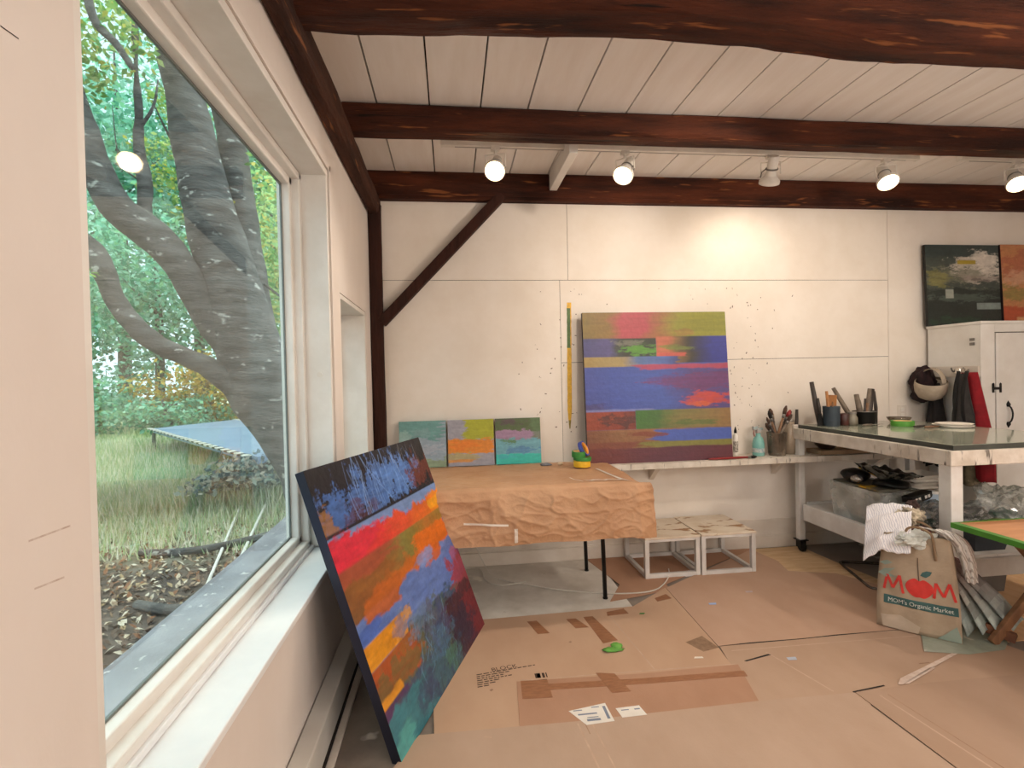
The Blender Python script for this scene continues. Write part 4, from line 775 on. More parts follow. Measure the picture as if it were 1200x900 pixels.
# ------------------------------------------------------------------ clutter on the lower shelf
ZS = .3925
def tub(label, lo, hi, mat, nm='plastic_tub', r=.0, cat='tub'):
    o = thing(nm, label, cat, ((lo[0]+hi[0])/2, (lo[1]+hi[1])/2, lo[2])); (a, b_, c), (d, e, g) = lo, hi; k = .02; th = .004
    b = MB(); v = [(a+k, b_+k, c), (d-k, b_+k, c), (d-k, e-k, c), (a+k, e-k, c), (a, b_, g), (d, b_, g), (d, e, g), (a, e, g)]
    b.add(v, [(0,3,2,1),(0,1,5,4),(1,2,6,5),(2,3,7,6),(3,0,4,7)]); b.build('tub_body', mat, o, solid=th)
    b = MB()
    for p, q in (((a,b_,g),(d,b_,g)),((d,b_,g),(d,e,g)),((d,e,g),(a,e,g)),((a,e,g),(a,b_,g))): b.bar(p, q, .014, .007)
    b.build('tub_rim', mat, o); return o
tub('clear plastic tub at the left end of the lower table shelf', (2.87, 3.15, ZS), (3.22, 3.62, .645), M['clear'])
b = MB(); b.obox((3.03, 3.42, .56), (.20, .30, .012), Matrix.Rotation(.25, 3, 'X')); tag(b.build('sanding_sheet', pm('grey_sheet', '#5a5a50', '#4a483e', 6, rough=.8), bevel=.002), 'grey sanding sheet lying tilted in the clear tub', 'sheet')
for i, (x, y, z, c, lb) in enumerate(((2.95, 3.28, .405, '#3f7a5e', 'green paint tube lying in the clear tub'), (3.06, 3.25, .405, '#a5252b', 'red paint tube lying in the clear tub'), (3.14, 3.32, .405, '#e2dccf', 'white paint tube lying in the clear tub'), (2.98, 3.40, .405, '#27384d', 'navy paint tube lying in the clear tub'))):
    t = thing('paint_tube', lb, 'paint tube', (x, y, z), 'paint tubes in the clear tub'); b = MB(); b.tube([(x, y-.07, z+.016), (x, y+.03, z+.018), (x, y+.06, z+.016)], [.018, .019, .009], 10); b.build('tube_body', pm('tube_%d' % i, c, rough=.35), t, smooth=True); b = MB(); b.tube([(x, y+.06, z+.016), (x, y+.08, z+.016)], .009, 8); b.build('tube_cap', M['blackmetal'], t)
b = MB(); b.box((2.885, 3.18, .651), (3.13, 3.60, .662)); o = b.build('tub_lid', pm('dark_olive_lid', '#6a6656', '#4a483c', 6, rough=.5, spots=('#c79b22', 4, .6))); tag(o, 'dark lid smeared yellow resting on the clear tub', 'lid')
t = thing('heat_gun', 'black and silver power sander lying on the dark lid', 'sander', (2.97, 3.45, .6625)); b = MB(); b.blob((2.96, 3.47, .712), (.085, .10, .05), .1, 2, 2, 3, flat=.663); b.build('tool_body', M['blackmetal'], t, smooth=True); b = MB(); b.blob((2.91, 3.40, .70), (.035, .05, .03), .1, 2, 4, 2); b.build('metal_cap', pm('polished_cap', '#a8a5a0', rough=.25, metal=.8), t, smooth=True)
t = thing('ruler', 'yellow ruler propped against the black sander', 'ruler', (3.06, 3.42, .6625)); b = MB(); b.bar((3.02, 3.50, .76), (3.10, 3.28, .668), .03, .004); b.build('ruler_blade', Yl, t)
t = thing('plastic_bag', 'crumpled smoky plastic tray blotched with black paint, uppermost on the clutter', 'bag', (3.14, 3.25, .665))
b = MB()
def trayf(u, v):
    x = 2.90+.28*u; y = 3.10+.34*v; e = max(abs(u-.5), abs(v-.5))*2; return (x+.05*(v-.5), y, .70+.11*max(0, e-.45)+.05*(1-u)+.025*noise.noise(Vector((u*5, v*5, 1))))
b.grid(26, 26, trayf); b.build('tray_sheet', pm('black_blotched_plastic', '#77776f', '#101010', 7, rough=.25, lo=.42, hi=.55), t, smooth=True, solid=.004)
b = MB(); b.blob((3.04, 3.24, .69), (.11, .12, .03), .3, 2, 3, 2, flat=.664); b.build('dried_paint', M['blackmetal'], t, smooth=True)
for i in range(2):
    b = MB(); z = .60+.05*i; x0, y0 = 3.35+.02*i, 3.38; b.box((x0, y0, z), (x0+.27, y0+.22, z+.008)); 
    b.grid(18, 14, lambda u, v: (x0+.27*u, y0+.22*v, z+.012+.035*max(0, max(abs(u-.5), abs(v-.5))*2-.6)/.4+.012*math.exp(-((u-.5)**2+(v-.5)**2)*25)))
    tag(b.build('foam_tray', M['lampwhite'], smooth=True), ('white foam tray, lower of the pair behind the table leg', 'white foam tray lying on the other one behind the table leg')[i], 'tray', 'white foam trays on the lower shelf')
b = MB(); b.blob((3.50, 3.42, .495), (.16, .13, .10), .15, 2, 8, 3, flat=ZS); tag(b.build('cardboard_pack', pm('tan_pack', '#b29b80', '#8d7860', 5, rough=.7), smooth=False), 'tan crumpled paper pack under the foam trays', 'pack')
for i, (c, r, lb) in enumerate((((3.02, 2.98, .50), (.15, .13, .115), 'clear crumpled plastic bag in front of the clear tub'), ((3.30, 2.98, .48), (.13, .12, .095), 'murky plastic bag in the middle of the lower shelf'), ((3.70, 3.05, .53), (.17, .17, .14), 'big clear crumpled plastic bag right of the front table leg'))):
    b = MB(); b.blob(c, r, .55, 2.2, 20+i, 4, flat=ZS+.001); tag(b.build('plastic_bag', (M['smoky'], M['smoky'], M['clear'])[i], smooth=False), lb, 'bag', 'plastic bags on the lower shelf')
for i, (c, r, col, lb) in enumerate((((2.96, 2.93, .45), (.055, .05, .045), '#8c3038', 'crumpled dark red rag inside the clear bag'), ((3.06, 3.0, .46), (.06, .05, .05), '#2f5a48', 'crumpled dark green rag in the clear bag'), ((3.70, 3.05, .47), (.08, .07, .06), '#3f6a52', 'green cloth bundle inside the big clear bag'), ((3.14, 2.9, .435), (.05, .04, .035), '#d8cdbb', 'cream crumpled paper near the middle of the lower shelf'))):
    b = MB(); b.blob(c, r, .5, 2.5, 30+i, 3, flat=ZS+.001); tag(b.build('rag', pm('rag_%d' % i, col, rough=.8)), lb, 'rag')
t = thing('plastic_jug', 'pale blue translucent jug left of the front table leg', 'jug', (3.19, 3.06, ZS)); b = MB(); b.lathe([(.065, 0), (.075, .012), (.078, .17), (.06, .215), (.03, .235), (.026, .25)], (3.22, 3.10, ZS), 24); b.build('jug_body', pm('pale_blue_plastic', '#b4c3d2', '#a3b4c4', 4, rough=.3), t, smooth=True)
b = MB(); b.lathe([(.03, .25), (.03, .27), (0, .272)], (3.22, 3.10, ZS), 18); b.build('jug_cap', M['lampwhite'], t)
t = thing('tool_case', 'black box with white lettering blocks in front of the clear tub', 'box', (3.03, 3.10, .59)); b = MB(); b.obox((3.10, 3.10, .625), (.20, .07, .05), Matrix.Rotation(-.15, 3, 'Y') @ Matrix.Rotation(.2, 3, 'Z')); b.build('case_body', M['blackmetal'], t, bevel=.004)
b = MB()
for dx in (-.06, -.03, .03, .06): b.obox(Vector((3.10, 3.10, .625))+Matrix.Rotation(-.15, 3, 'Y') @ Matrix.Rotation(.2, 3, 'Z') @ Vector((dx, -.0355, 0)), (.02, .002, .02), Matrix.Rotation(-.15, 3, 'Y') @ Matrix.Rotation(.2, 3, 'Z'))
b.build('print', M['lampwhite'], t)
tub('dark blue tray right of the front table leg on the lower shelf', (3.06, 2.68, ZS), (3.30, 2.92, .50), pm('navy_tray', '#2c3846', '#1f2833', 5, rough=.3), 'paint_tray', cat='tray')
b = MB(); b.blob((3.17, 2.80, .50), (.10, .10, .05), .3, 2, 50, 3, flat=.42); tag(b.build('plastic_wrap', M['clear']), 'clear wrap heaped in the dark blue tray', 'wrap')
b = MB(); b.blob((3.42, 2.85, .455), (.10, .09, .065), .3, 2, 51, 3, flat=ZS+.001); tag(b.build('green_bag', pm('olive_bag', '#6d7a3c', '#59662e', 5, rough=.35), smooth=True), 'olive green plastic bag next to the dark blue tray', 'bag')
tub('grey storage bin on the floor beneath the work table', (3.30, 2.95, .006), (3.62, 3.35, .27), pm('grey_bin', '#6f6c6a', '#5d5a58', 4, rough=.4), 'storage_bin', cat='bin')
b = MB(); b.box((3.66, 3.32, .001), (4.08, 3.56, .17)); tag(b.build('white_box', M['wpaint'], bevel=.004), 'plain white low box on the floor before the cabinet', 'box')
b = MB(); b.tube(smoothp([(2.785, 3.16, .014), (2.85, 3.36, .014), (2.915, 3.56, .014), (2.95, 3.60, .014), (3.05, 3.575, .014), (3.25, 3.50, .014)], 5), .010, 10); b.tube(smoothp([(2.785, 3.16, .014), (2.80, 3.12, .014), (2.90, 3.06, .014), (3.15, 2.98, .014)], 5), .010, 10)
tag(b.build('metal_tube_stand', pm('worn_chrome', '#7d746c', '#3a332e', 12, rough=.25, metal=.8), smooth=True), 'bent chrome tube frame lying on the floor behind the paper bag', 'stand')

# ------------------------------------------------------------------ paper market bag
BZ = .0142; BE = Vector((.679, -.733, 0)).normalized(); BNrm = Vector((-.733, -.679, 0)).normalized(); B0 = Vector((2.420, 2.690, 0))
BH, BW, BD = .53, .375, .19
def bagpt(u, z, d=0.):
    """u 0..1 across, z height 0..BH, d 0 front .. 1 back"""
    h = z/BH; l = .012*math.sin(h*PI)*-1 + .035*h; r = BW-.045*h+.010*math.sin(h*PI)
    dep = BD*(1-.45*h); off = (BD-dep)*.5
    p = B0+BE*(l+(r-l)*u)+BNrm*(-off-dep*d + (.022*math.sin(PI*u)*math.sin(PI*min(1, h*.95+.1)) if d == 0 else 0))
    w = .010*noise.noise(Vector((u*4, h*5, d*2)))*(1 if 0 < h else 0)+.006*noise.noise(Vector((u*9+3, h*11, d*2)))
    p = p+BNrm*w*min(1, h*6); p.z = BZ+z; return p
BG = thing('paper_bag', 'brown paper grocery bag with red apple logo stuffed with newspaper', 'bag', (2.63, 2.70, BZ))
b = MB(); per = [(i/14, 0) for i in range(14)]+[(1, i/6) for i in range(6)]+[(1-i/14, 1) for i in range(14)]+[(0, 1-i/6) for i in range(6)]
nz = 22; n = len(per)
v = []
for j in range(nz+1):
    for (u, d) in per:
        z = BH*j/nz
        if j == nz: z += .012*math.sin(u*9+d*4)
        p = bagpt(u, z, d)
        if 0 < d < 1: p += BE*(.02 if u == 0 else -.02)*math.sin(PI*d)*(z/BH)
        v.append(p)
f = [(j*n+i, j*n+(i+1) % n, (j+1)*n+(i+1) % n, (j+1)*n+i) for j in range(nz) for i in range(n)]; f.append(tuple(range(n-1, -1, -1)))
b.add(v, f); BAGM = pm('bag_paper', '#b5a28b', '#a3907a', 5, rough=.75, bump=.3, bscale=18); b.build('bag_body', BAGM, BG, smooth=True)
def onbag(k=.0035): return lambda x, y: bagpt(x/BW, y, 0)+BNrm*k
def onb(pts, nm, mat, k=.0035, sub=8):
    b = MB(); bm = bmesh.new(); vs = [bm.verts.new((x, y, 0)) for x, y in pts]; bm.faces.new(vs); bmesh.ops.triangulate(bm, faces=bm.faces[:])
    bmesh.ops.subdivide_edges(bm, edges=bm.edges[:], cuts=3, use_grid_fill=True)
    for i, q in enumerate(bm.verts): q.index = i
    b.add([bagpt(q.co.x/BW, q.co.y, 0)+BNrm*k for q in bm.verts], [tuple(w.index for w in q.verts) for q in bm.faces]); bm.free(); return b.build(nm, mat, BG)
RED = pm('logo_red', '#d63a33', '#c4332d', 10, rough=.7); TEAL = pm('logo_teal', '#3f6463', '#375857', 10, rough=.7); OFFW = pm('logo_white', '#d5dad2', rough=.7)
def stroke(pts, w, nm, mat, k=.0038):
    b = MB(); v = []; P_ = [Vector((x, y)) for x, y in pts]
    for i, p in enumerate(P_):
        d = (P_[min(i+1, len(P_)-1)]-P_[max(i-1, 0)]).normalized(); nn = Vector((-d.y, d.x))
        for s_ in (-1, 1): q = p+nn*w*s_*.5; v.append(bagpt(q.x/BW, q.y, 0)+BNrm*k)
    b.add(v, [(2*i, 2*i+1, 2*i+3, 2*i+2) for i in range(len(P_)-1)]); return b
def dens(p, m=5): return [tuple(Vector(p[i]).lerp(Vector(p[i+1]), k/m)) for i in range(len(p)-1) for k in range(m)]+[p[-1]]
for (x0, x1, nm) in ((.034, .126, 'logo_letter'), (.264, .358, 'logo_letter')):
    b = MB()
    for seg in (((x0, 0.217), (x0+.012, 0.300)), ((x0+.012, 0.300), (x0+(x1-x0)*.47, 0.233)), ((x0+(x1-x0)*.47, 0.233), (x1-.02, 0.307)), ((x1-.02, 0.307), (x1, 0.213))):
        q = stroke(dens([seg[0], seg[1]]), .013, nm, RED); b.add(q.v, q.f)
    b.build(nm, RED, BG)
ap = [(.20+(.058+.006*math.cos(2*a))*math.cos(a)*(1+.05*math.sin(3*a)), .257+.056*math.sin(a)-(.016*math.exp(-((a-PI/2)/.28)**2))+.008*math.exp(-((a-3*PI/2)/.25)**2)) for a in [2*PI*i/40 for i in range(40)]]
onb(ap, 'logo_apple', RED, .0042)
b = stroke(dens([(.198, .295), (.196, .33), (.194, .42)], 4), .004, 's', INK); b.build('logo_stem', pm('stem_brown', '#5d4a3c', rough=.8), BG)
onb([(.205, .328), (.216, .347), (.236, .357), (.262, .355), (.252, .335), (.232, .321)], 'logo_leaf', TEAL, .0042)
onb([(.034, .186), (.034, .140), (.130, .140), (.215, .140), (.366, .140), (.366, .186), (.215, .186), (.130, .186)], 'logo_band', TEAL, .0036)
textmesh("MOM's Organic Market", .032, lambda x, y: bagpt((.200+x*.95)/BW, .153+y, 0)+BNrm*.0085, 'logo_text', OFFW, BG)
for i, pts in enumerate((((.0, .30), (.03, .33), (.085, .345), (.05, .31), (.09, .295), (.04, .285)), ((.0, .36), (.04, .38), (.07, .372), (.03, .35)), ((.30, .03), (.355, .085), (.372, .03), (.372, .004), (.27, .004)))):
    onb(pts, 'printed_leaf', pm('faded_teal_%d' % i, '#83958a', '#94a093', 8, rough=.8), .0036)
onb([(.03, .004), (.02, .07), (.11, .085), (.20, .045), (.19, .004)], 'bottom_fold', pm('pale_fold', '#c2b29f', '#b5a591', 6, rough=.75), .0042)
for d in (0, 1):
    k = 1 if d == 0 else -1; b = MB()
    p = smoothp([tuple(bagpt(.34, .43, d)+BNrm*.006*k), tuple(bagpt(.335, .53, d)+BNrm*.006*k), tuple(bagpt(.38, .53, d)+Vector((0, 0, .045))+BNrm*.01*k), tuple(bagpt(.54, .53, d)+Vector((0, 0, .058))+BNrm*.012*k), tuple(bagpt(.70, .53, d)+Vector((0, 0, .035))+BNrm*.01*k), tuple(bagpt(.745, .53, d)+BNrm*.006*k), tuple(bagpt(.76, .42, d)+BNrm*.006*k)], 5)
    b.tube(p, .0065, 8); b.build('bag_handle', pm('paper_cord', '#8d7358', rough=.8) if d == 0 else bpy.data.materials['paper_cord'], BG, smooth=True)
# what pokes out of the bag
def clothmat(name, c1, c2, n=26, ang=0):
    m, nt, bs = newmat(name); tc = N(nt, 'ShaderNodeTexCoord'); wv = N(nt, 'ShaderNodeTexWave', Scale=n, Distortion=7.0, Detail=4); mp = N(nt, 'ShaderNodeMapping'); mp.inputs['Rotation'].default_value = (.4, .3, ang)
    nt.links.new(tc.outputs['Object'], mp.inputs[0]); nt.links.new(mp.outputs[0], wv.inputs[0]); mr = N(nt, 'ShaderNodeMapRange'); mr.inputs[1].default_value = .55; mr.inputs[2].default_value = .75; nt.links.new(wv.outputs['Fac'], mr.inputs[0])
    nt.links.new(mixc(nt, mr.outputs[0], lin(c1), lin(c2)), bs.inputs['Base Color']); bs.inputs['Roughness'].default_value = .8; return m
NP = clothmat('newsprint', '#f4f1f2', '#d3d1da', 30, 1.2); NP2 = clothmat('newsprint_b', '#e8e3dd', '#b9afa8', 18, .3)
def crumple(name, label, cat, fn, nu, nv, mat, th=.004, group=None):
    b = MB(); b.grid(nu, nv, fn); return tag(b.build(name, mat, smooth=True, solid=th), label, cat, group)
SH = Vector((-.015, -.06, 0))
TOP = B0+BE*(BW*.4)-BNrm*.1
def np1(u, v):   # striped sheet flopping over the left corner
    a = B0+BE*(-.06+.22*u)-BNrm*(.20-.17*v); a.z = .70-.02*u-.20*v**1.6-.05*(1-u)+.022*math.sin(v*15+u*3)*.8+.012*noise.noise(Vector((u*6, v*6, 2)))
    if u < .35: a.z -= (.35-u)*.25*v
    return a+BNrm*(.05*v)
crumple('newspaper', 'striped white newsprint sheet flopping over the left corner of the bag', 'newspaper', np1, 34, 34, NP)
def np2(u, v):   # rolled strip falling over the right edge
    c = [Vector((2.66, 2.62, .60)), Vector((2.70, 2.56, .585)), Vector((2.735, 2.52, .53)), Vector((2.755, 2.50, .44)), Vector((2.765, 2.49, .34))]; p = smoothp(c, 6); i = v*(len(p)-1); k = int(min(i, len(p)-2)); q = p[k].lerp(p[k+1], i-k)+SH
    return q+BE*((u-.5)*.11*(1-.55*v))+BNrm*(.03*math.sin(u*PI)+.012*math.sin(u*14+v*5))
crumple('newspaper', 'pale crumpled newsprint strip hanging over the right edge of the bag', 'newspaper', np2, 18, 30, NP2)
for i, (c, r, col, lb) in enumerate((((2.61, 2.665, .525), (.11, .06, .045), '#b9bab2', 'grey crumpled foil ball in the mouth of the bag'), ((2.64, 2.83, .585), (.075, .06, .05), '#5f6b44', 'olive stained rag at the back of the bag'), ((2.68, 2.77, .625), (.07, .055, .05), '#d9cbb2', 'cream crumpled paper at the back of the bag'), ((2.71, 2.79, .675), (.035, .03, .035), '#33231f', 'dark brown wad of paper topmost at the back of the bag'))):
    b = MB(); b.blob(Vector(c)+SH, r, .4, 3.2, 60+i, 4); tag(b.build('crumpled_paper', pm('crumple_%d' % i, col, ('#d9dbd6', '#3f4a2c', '#4a4338', '#57403a')[i], 9, rough=.45 if i == 0 else .8), smooth=False), lb, 'paper')
# paint stained sheets fanned against the table leg
t = thing('stained_newspaper', 'fan of paint-stained folded newspapers sloping to the floor right of the bag', 'newspaper', (2.85, 2.50, .014))
rnd = random.Random(8)
for i in range(7):
    k = i/6; top = Vector((2.70+.035*k, 2.63+.02*k-.0*i, .50-.03*k)); bot = Vector((2.79+.22*k, 2.46-.05*k+.03*(i % 2), .055+.04*k)); wd = Vector((.030, .012, .006)).normalized()
    b = MB(); b.grid(5, 16, lambda u, v: tuple(top.lerp(bot, v)+wd*((u-.5)*(.085+.06*v))+Vector((0, 0, .03*math.sin(v*PI)+.008*math.sin(u*PI)+.007*noise.noise(Vector((u*3, v*6, i)))))))
    b.fc = []
    for q in b.f:
        c = sum((Vector(b.v[j]) for j in q), Vector())/len(q); hh = (c.z-.05)/.45; cc = Vector(lin('#b9c8c4')).lerp(Vector(lin('#7a5048')), min(1, max(0, hh*1.5-.2))); cc *= .55+.75*abs(noise.noise(Vector((c.x*40, c.y*40, c.z*12+i)))) + (.25 if i % 3 == 1 else 0); b.fc.append(tuple(cc))
    b.build('folded_sheet', bpy.data.materials.get('stained_paper') or vcol('stained_paper', .7, .2), t, smooth=True, solid=.006)
b = MB(); b.obox((2.90, 2.415, .062), (.13, .035, .05), Matrix.Rotation(-.75, 3, 'Z') @ Matrix.Rotation(.25, 3, 'Y')); tag(b.build('wood_offcut', pm('brown_offcut', '#7b4f35', '#5e3a27', 8, rough=.7), bevel=.003), 'short brown wood offcut at the foot of the stained newspapers', 'wood')
b = MB(); b.prism([(2.42, 2.39), (2.52, 2.5), (2.60, 2.60), (2.80, 2.60), (3.02, 2.55), (2.93, 2.40), (2.84, 2.34), (2.62, 2.33)], .0128, .0138); tag(b.build('painted_card', pm('green_grey_card', '#aab0a0', '#8d9484', 5, rough=.8, spots=('#d0cdbd', 7, .6), spots2=('#5d5f54', 12, .72))), 'grey green paint-smeared card under the bag corner', 'cardboard')

# ------------------------------------------------------------------ green edged folding tray table
t = thing('tray_table', 'small wooden folding table with green tape edge and crossed legs', 'table', (3.1, 2.0, 0))
b = MB(); b.box((2.69, 1.55, .626), (3.55, 2.475, .648)); b.build('table_top', pm('orange_wood_top', '#c98f63', '#bb8258', 4, (1, 5, 1), rough=.45), t, bevel=.003)
b = MB(); b.box((2.682, 1.542, .622), (2.69, 2.483, .650)); b.box((2.69, 2.475, .622), (3.558, 2.483, .650)); b.box((3.55, 1.542, .622), (3.558, 2.475, .650)); b.box((2.69, 1.542, .622), (3.55, 1.55, .650)); b.box((2.69, 1.55, .648), (2.72, 2.475, .6495)); b.build('green_edge', pm('green_edge_tape', '#4a8f2c', '#3f8026', 6, rough=.45), t)
TW = pm('table_leg_wood', '#8a6242', '#6f4c32', 5, (5, 5, 1), rough=.6)
for y in (2.40, 1.65):
    b = MB(); b.bar((2.835, y, .017), (3.42, y, .622), .026, .05); b.build('leg', TW, t, bevel=.003)
    b = MB(); b.bar((2.90, y-.03, .622), (3.48, y-.03, .017), .026, .05); b.build('leg', TW, t, bevel=.003)
b = MB(); b.box((2.905, 1.64, .585), (2.935, 2.40, .618)); b.build('cross_rail', TW, t)
b = MB(); b.bar((2.93, 2.385, .60), (3.06, 2.385, .44), .008, .02); b.build('metal_brace', M['blackmetal'], t)

# ------------------------------------------------------------------ cabinet and what hangs on it
t = thing('storage_cabinet', 'tall white wooden cabinet with black iron latch and handle at the right', 'cabinet', (4.8, 3.82, 0)); CW = M['white']
CX0, CX1, CY0, CY1, CT = 4.15, 5.45, 3.58, 4.03, 1.83
b = MB(); b.box((CX0, CY0+.02, .001), (CX0+.02, CY1, CT)); b.box((CX1-.02, CY0+.02, .001), (CX1, CY1, CT)); b.box((CX0+.02, CY1-.015, .001), (CX1-.02, CY1, CT)); b.box((CX0+.02, CY0+.02, .001), (CX1-.02, CY1-.015, .08)); b.build('cabinet_body', CW, t)
b = MB(); b.box((CX0, CY0, .001), (CX0+.125, CY0+.02, CT)); b.box((CX0+.755, CY0, .001), (CX1, CY0+.02, CT)); b.box((CX0+.125, CY0, 1.765), (CX0+.755, CY0+.02, CT)); b.box((CX0+.125, CY0, .001), (CX0+.755, CY0+.02, .12)); b.build('face_frame', CW, t, bevel=.002)
b = MB(); b.box((CX0-.012, CY0-.015, CT), (CX1+.012, CY1+.005, CT+.022)); b.build('cabinet_top', CW, t, bevel=.003)
b = MB(); b.box((CX0+.128, CY0+.021, .122), (CX0+.754, CY0+.024, 1.764)); b.build('door_gap', M['gap'], t)
d = MB(); d.box((CX0+.133, CY0-.003, .125), (CX0+.752, CY0+.018, 1.758)); d = d.build('door', CW, t, bevel=.003)
def latchbits(par, z, nm):
    b = MB(); x = CX0+.13
    b.box((x-.03, CY0-.010, z-.012), (x+.035, CY0-.003, z+.008))
    for xx in (x-.03, x+.035): b.box((xx-.006, CY0-.012, z-.035), (xx+.006, CY0-.003, z+.035)); b.lathe([(.008, 0), (.0, .010)], (xx, CY0-.008, z+.034), 8)
    b.build(nm, M['blackmetal'], par)
latchbits(d, 1.32, 'latch')
b = MB(); hx = CX0+.235; b.tube(smoothp([(hx, CY0-.005, 1.18), (hx, CY0-.028, 1.16), (hx+.004, CY0-.036, 1.11), (hx, CY0-.028, 1.06), (hx, CY0-.005, 1.04)], 4), [.006]*20+[.006], 8)
for z in (1.19, 1.03): b.lathe([(.012, -.02), (.016, 0), (.006, .018), (.0, .03)] if z > 1.1 else [(.0, -.03), (.006, -.018), (.016, 0), (.012, .02)], (hx, CY0-.006, z), 10)
b.build('handle', M['blackmetal'], d, smooth=True)
t2 = thing('hook_rail', 'white board with coat hooks on the side of the cabinet', 'hook rail', (CX0-.02, 3.8, 1.44)); b = MB(); b.box((CX0-.02, 3.585, 1.41), (CX0-.0005, 4.02, 1.50)); b.build('rail_board', M['base'], t2, bevel=.003)
for y in (3.66, 3.76, 3.90):
    b = MB(); b.tube(smoothp([(CX0-.02, y, 1.47), (CX0-.05, y, 1.455), (CX0-.065, y, 1.475), (CX0-.068, y, 1.49)], 3), .006, 8); b.build('hook', M['lampgrey'], t2, smooth=True)
b = MB(); 
for z in (1.70, 1.665): b.box((CX0-.012, 3.625, z), (CX0-.0005, 3.66, z+.022))
tag(b.build('hinge_leaf', M['lampgrey'], bevel=.002), 'small metal catch high on the side of the cabinet', 'catch')
XK = CX0-.03
t = thing('knit_hat', 'dark maroon knitted hat hanging leftmost on the cabinet side', 'hat', (4.03, 3.95, 1.2)); b = MB(); b.blob((4.03, 3.965, 1.355), (.075, .10, .15), .22, 2, 70, 4); b.build('hat_crown', pm('maroon_knit', '#2a1417', '#1c0d10', 40, rough=.95, bump=.4), t, smooth=True); b = MB(); b.blob((4.02, 3.95, 1.25), (.075, .105, .05), .15, 3, 71, 3); b.build('hat_cuff', bpy.data.materials['maroon_knit'], t, smooth=True)
def drape(cx, y0, y1, z0, z1, depth, folds, seed, flare=.3, taper=.35):
    def fn(u, v):
        w = taper+(1-taper)*min(1, v*1.6)+flare*v; yc = (y0+y1)/2; a = (u-.5)
        y = yc+a*(y1-y0)*w; x = XK-cx-depth*math.cos(a*PI)*(.5+.5*v)-.018*math.sin(u*folds*2*PI+seed+v*2)*v
        return (x, y, z1-(z1-z0)*v*(1+.05*noise.noise(Vector((u*4, seed, 0)))))
    return fn
crumple('black_jacket', 'black fabric jacket hanging below the maroon hat', 'jacket', drape(0, 3.82, 4.03, .66, 1.36, .07, 3, 1, .05), 40, 40, pm('black_cloth', '#171414', '#262020', 20, rough=.9, bump=.3), .012)
t = thing('cloth_cap', 'beige cloth cap hanging by its strap in the middle of the cabinet side', 'hat', (4.0, 3.84, 1.2))
hc = Vector((4.0, 3.86, 1.37)); Rb = Matrix.Rotation(.30, 3, 'X') @ Matrix.Rotation(-.22, 3, 'Y'); CLOTH = pm('beige_cotton', '#b9aa98', '#a99a87', 20, rough=.9, bump=.2)
b = MB(); b.lathe([(.0, -.155), (.045, -.15), (.085, -.125), (.108, -.08), (.114, -.03), (.110, .01), (.108, .012), (.109, -.03), (.102, -.075), (.08, -.115), (.04, -.14), (.0, -.145)], hc, 32, Rb, close=False); b.build('cap_crown', CLOTH, t, smooth=True)
b = MB(); b.lathe([(.107, .0), (.1065, .012), (.104, .012), (.105, -.01)], hc, 32, Rb, close=False); b.build('sweat_band', pm('hat_trim', '#4d4238', rough=.9), t, smooth=True)
b = MB(); b.grid(6, 18, lambda u, v: hc+Rb @ Vector((.02+.04*(u-.5), .10*math.cos(v*PI), .005+.11*math.sin(v*PI)))); b.build('cap_strap', CLOTH, t, smooth=True, solid=.004)
crumple('red_apron', 'bright red cloth apron hanging nearest the cabinet front', 'apron', drape(0, 3.49, 3.76, .60, 1.45, .05, 2, 4, .30, .35), 36, 40, pm('red_cloth', '#9c1622', '#7c101a', 12, rough=.85, bump=.2), .010)
crumple('dark_backpack', 'dark grey backpack strap bag hanging between the cap and apron', 'bag', drape(.055, 3.565, 3.72, .92, 1.44, .075, 2, 2, .1, .3), 36, 36, pm('charcoal_cloth', '#2d2a29', '#3a3634', 18, rough=.85, bump=.2), .010)
crumple('camouflage_cloth', 'mottled camouflage cloth hanging low on the cabinet side', 'cloth', drape(.02, 3.56, 3.74, .55, .95, .07, 2, 3, .1, .7), 30, 24, pm('camo_cloth', '#6d624c', '#3f3a2c', 12, rough=.9, spots=('#8a7d66', 14, .58)), .008)
for i, (y, z0, z1, c) in enumerate(((3.64, 1.05, 1.46, '#151313'), (3.575, 1.02, 1.46, '#191616'))):
    b = MB(); b.grid(4, 20, lambda u, v: (XK-.10-.03*math.sin(v*PI), y+.03*(u-.5)+.02*v, z1-(z1-z0)*v)); tag(b.build('webbing_strap', pm('strap_%d' % i, c, rough=.8), solid=.004, smooth=True), ('black webbing strap over the backpack, rear one', 'black webbing strap over the red apron, front one')[i], 'strap')
b = MB(); b.box((XK-.075, 3.655, 1.435), (XK-.02, 3.70, 1.485)); tag(b.build('metal_buckle', pm('shiny_buckle', '#cfc8be', rough=.2, metal=.9), bevel=.006), 'shiny metal buckle at the top of the hanging bag', 'buckle')

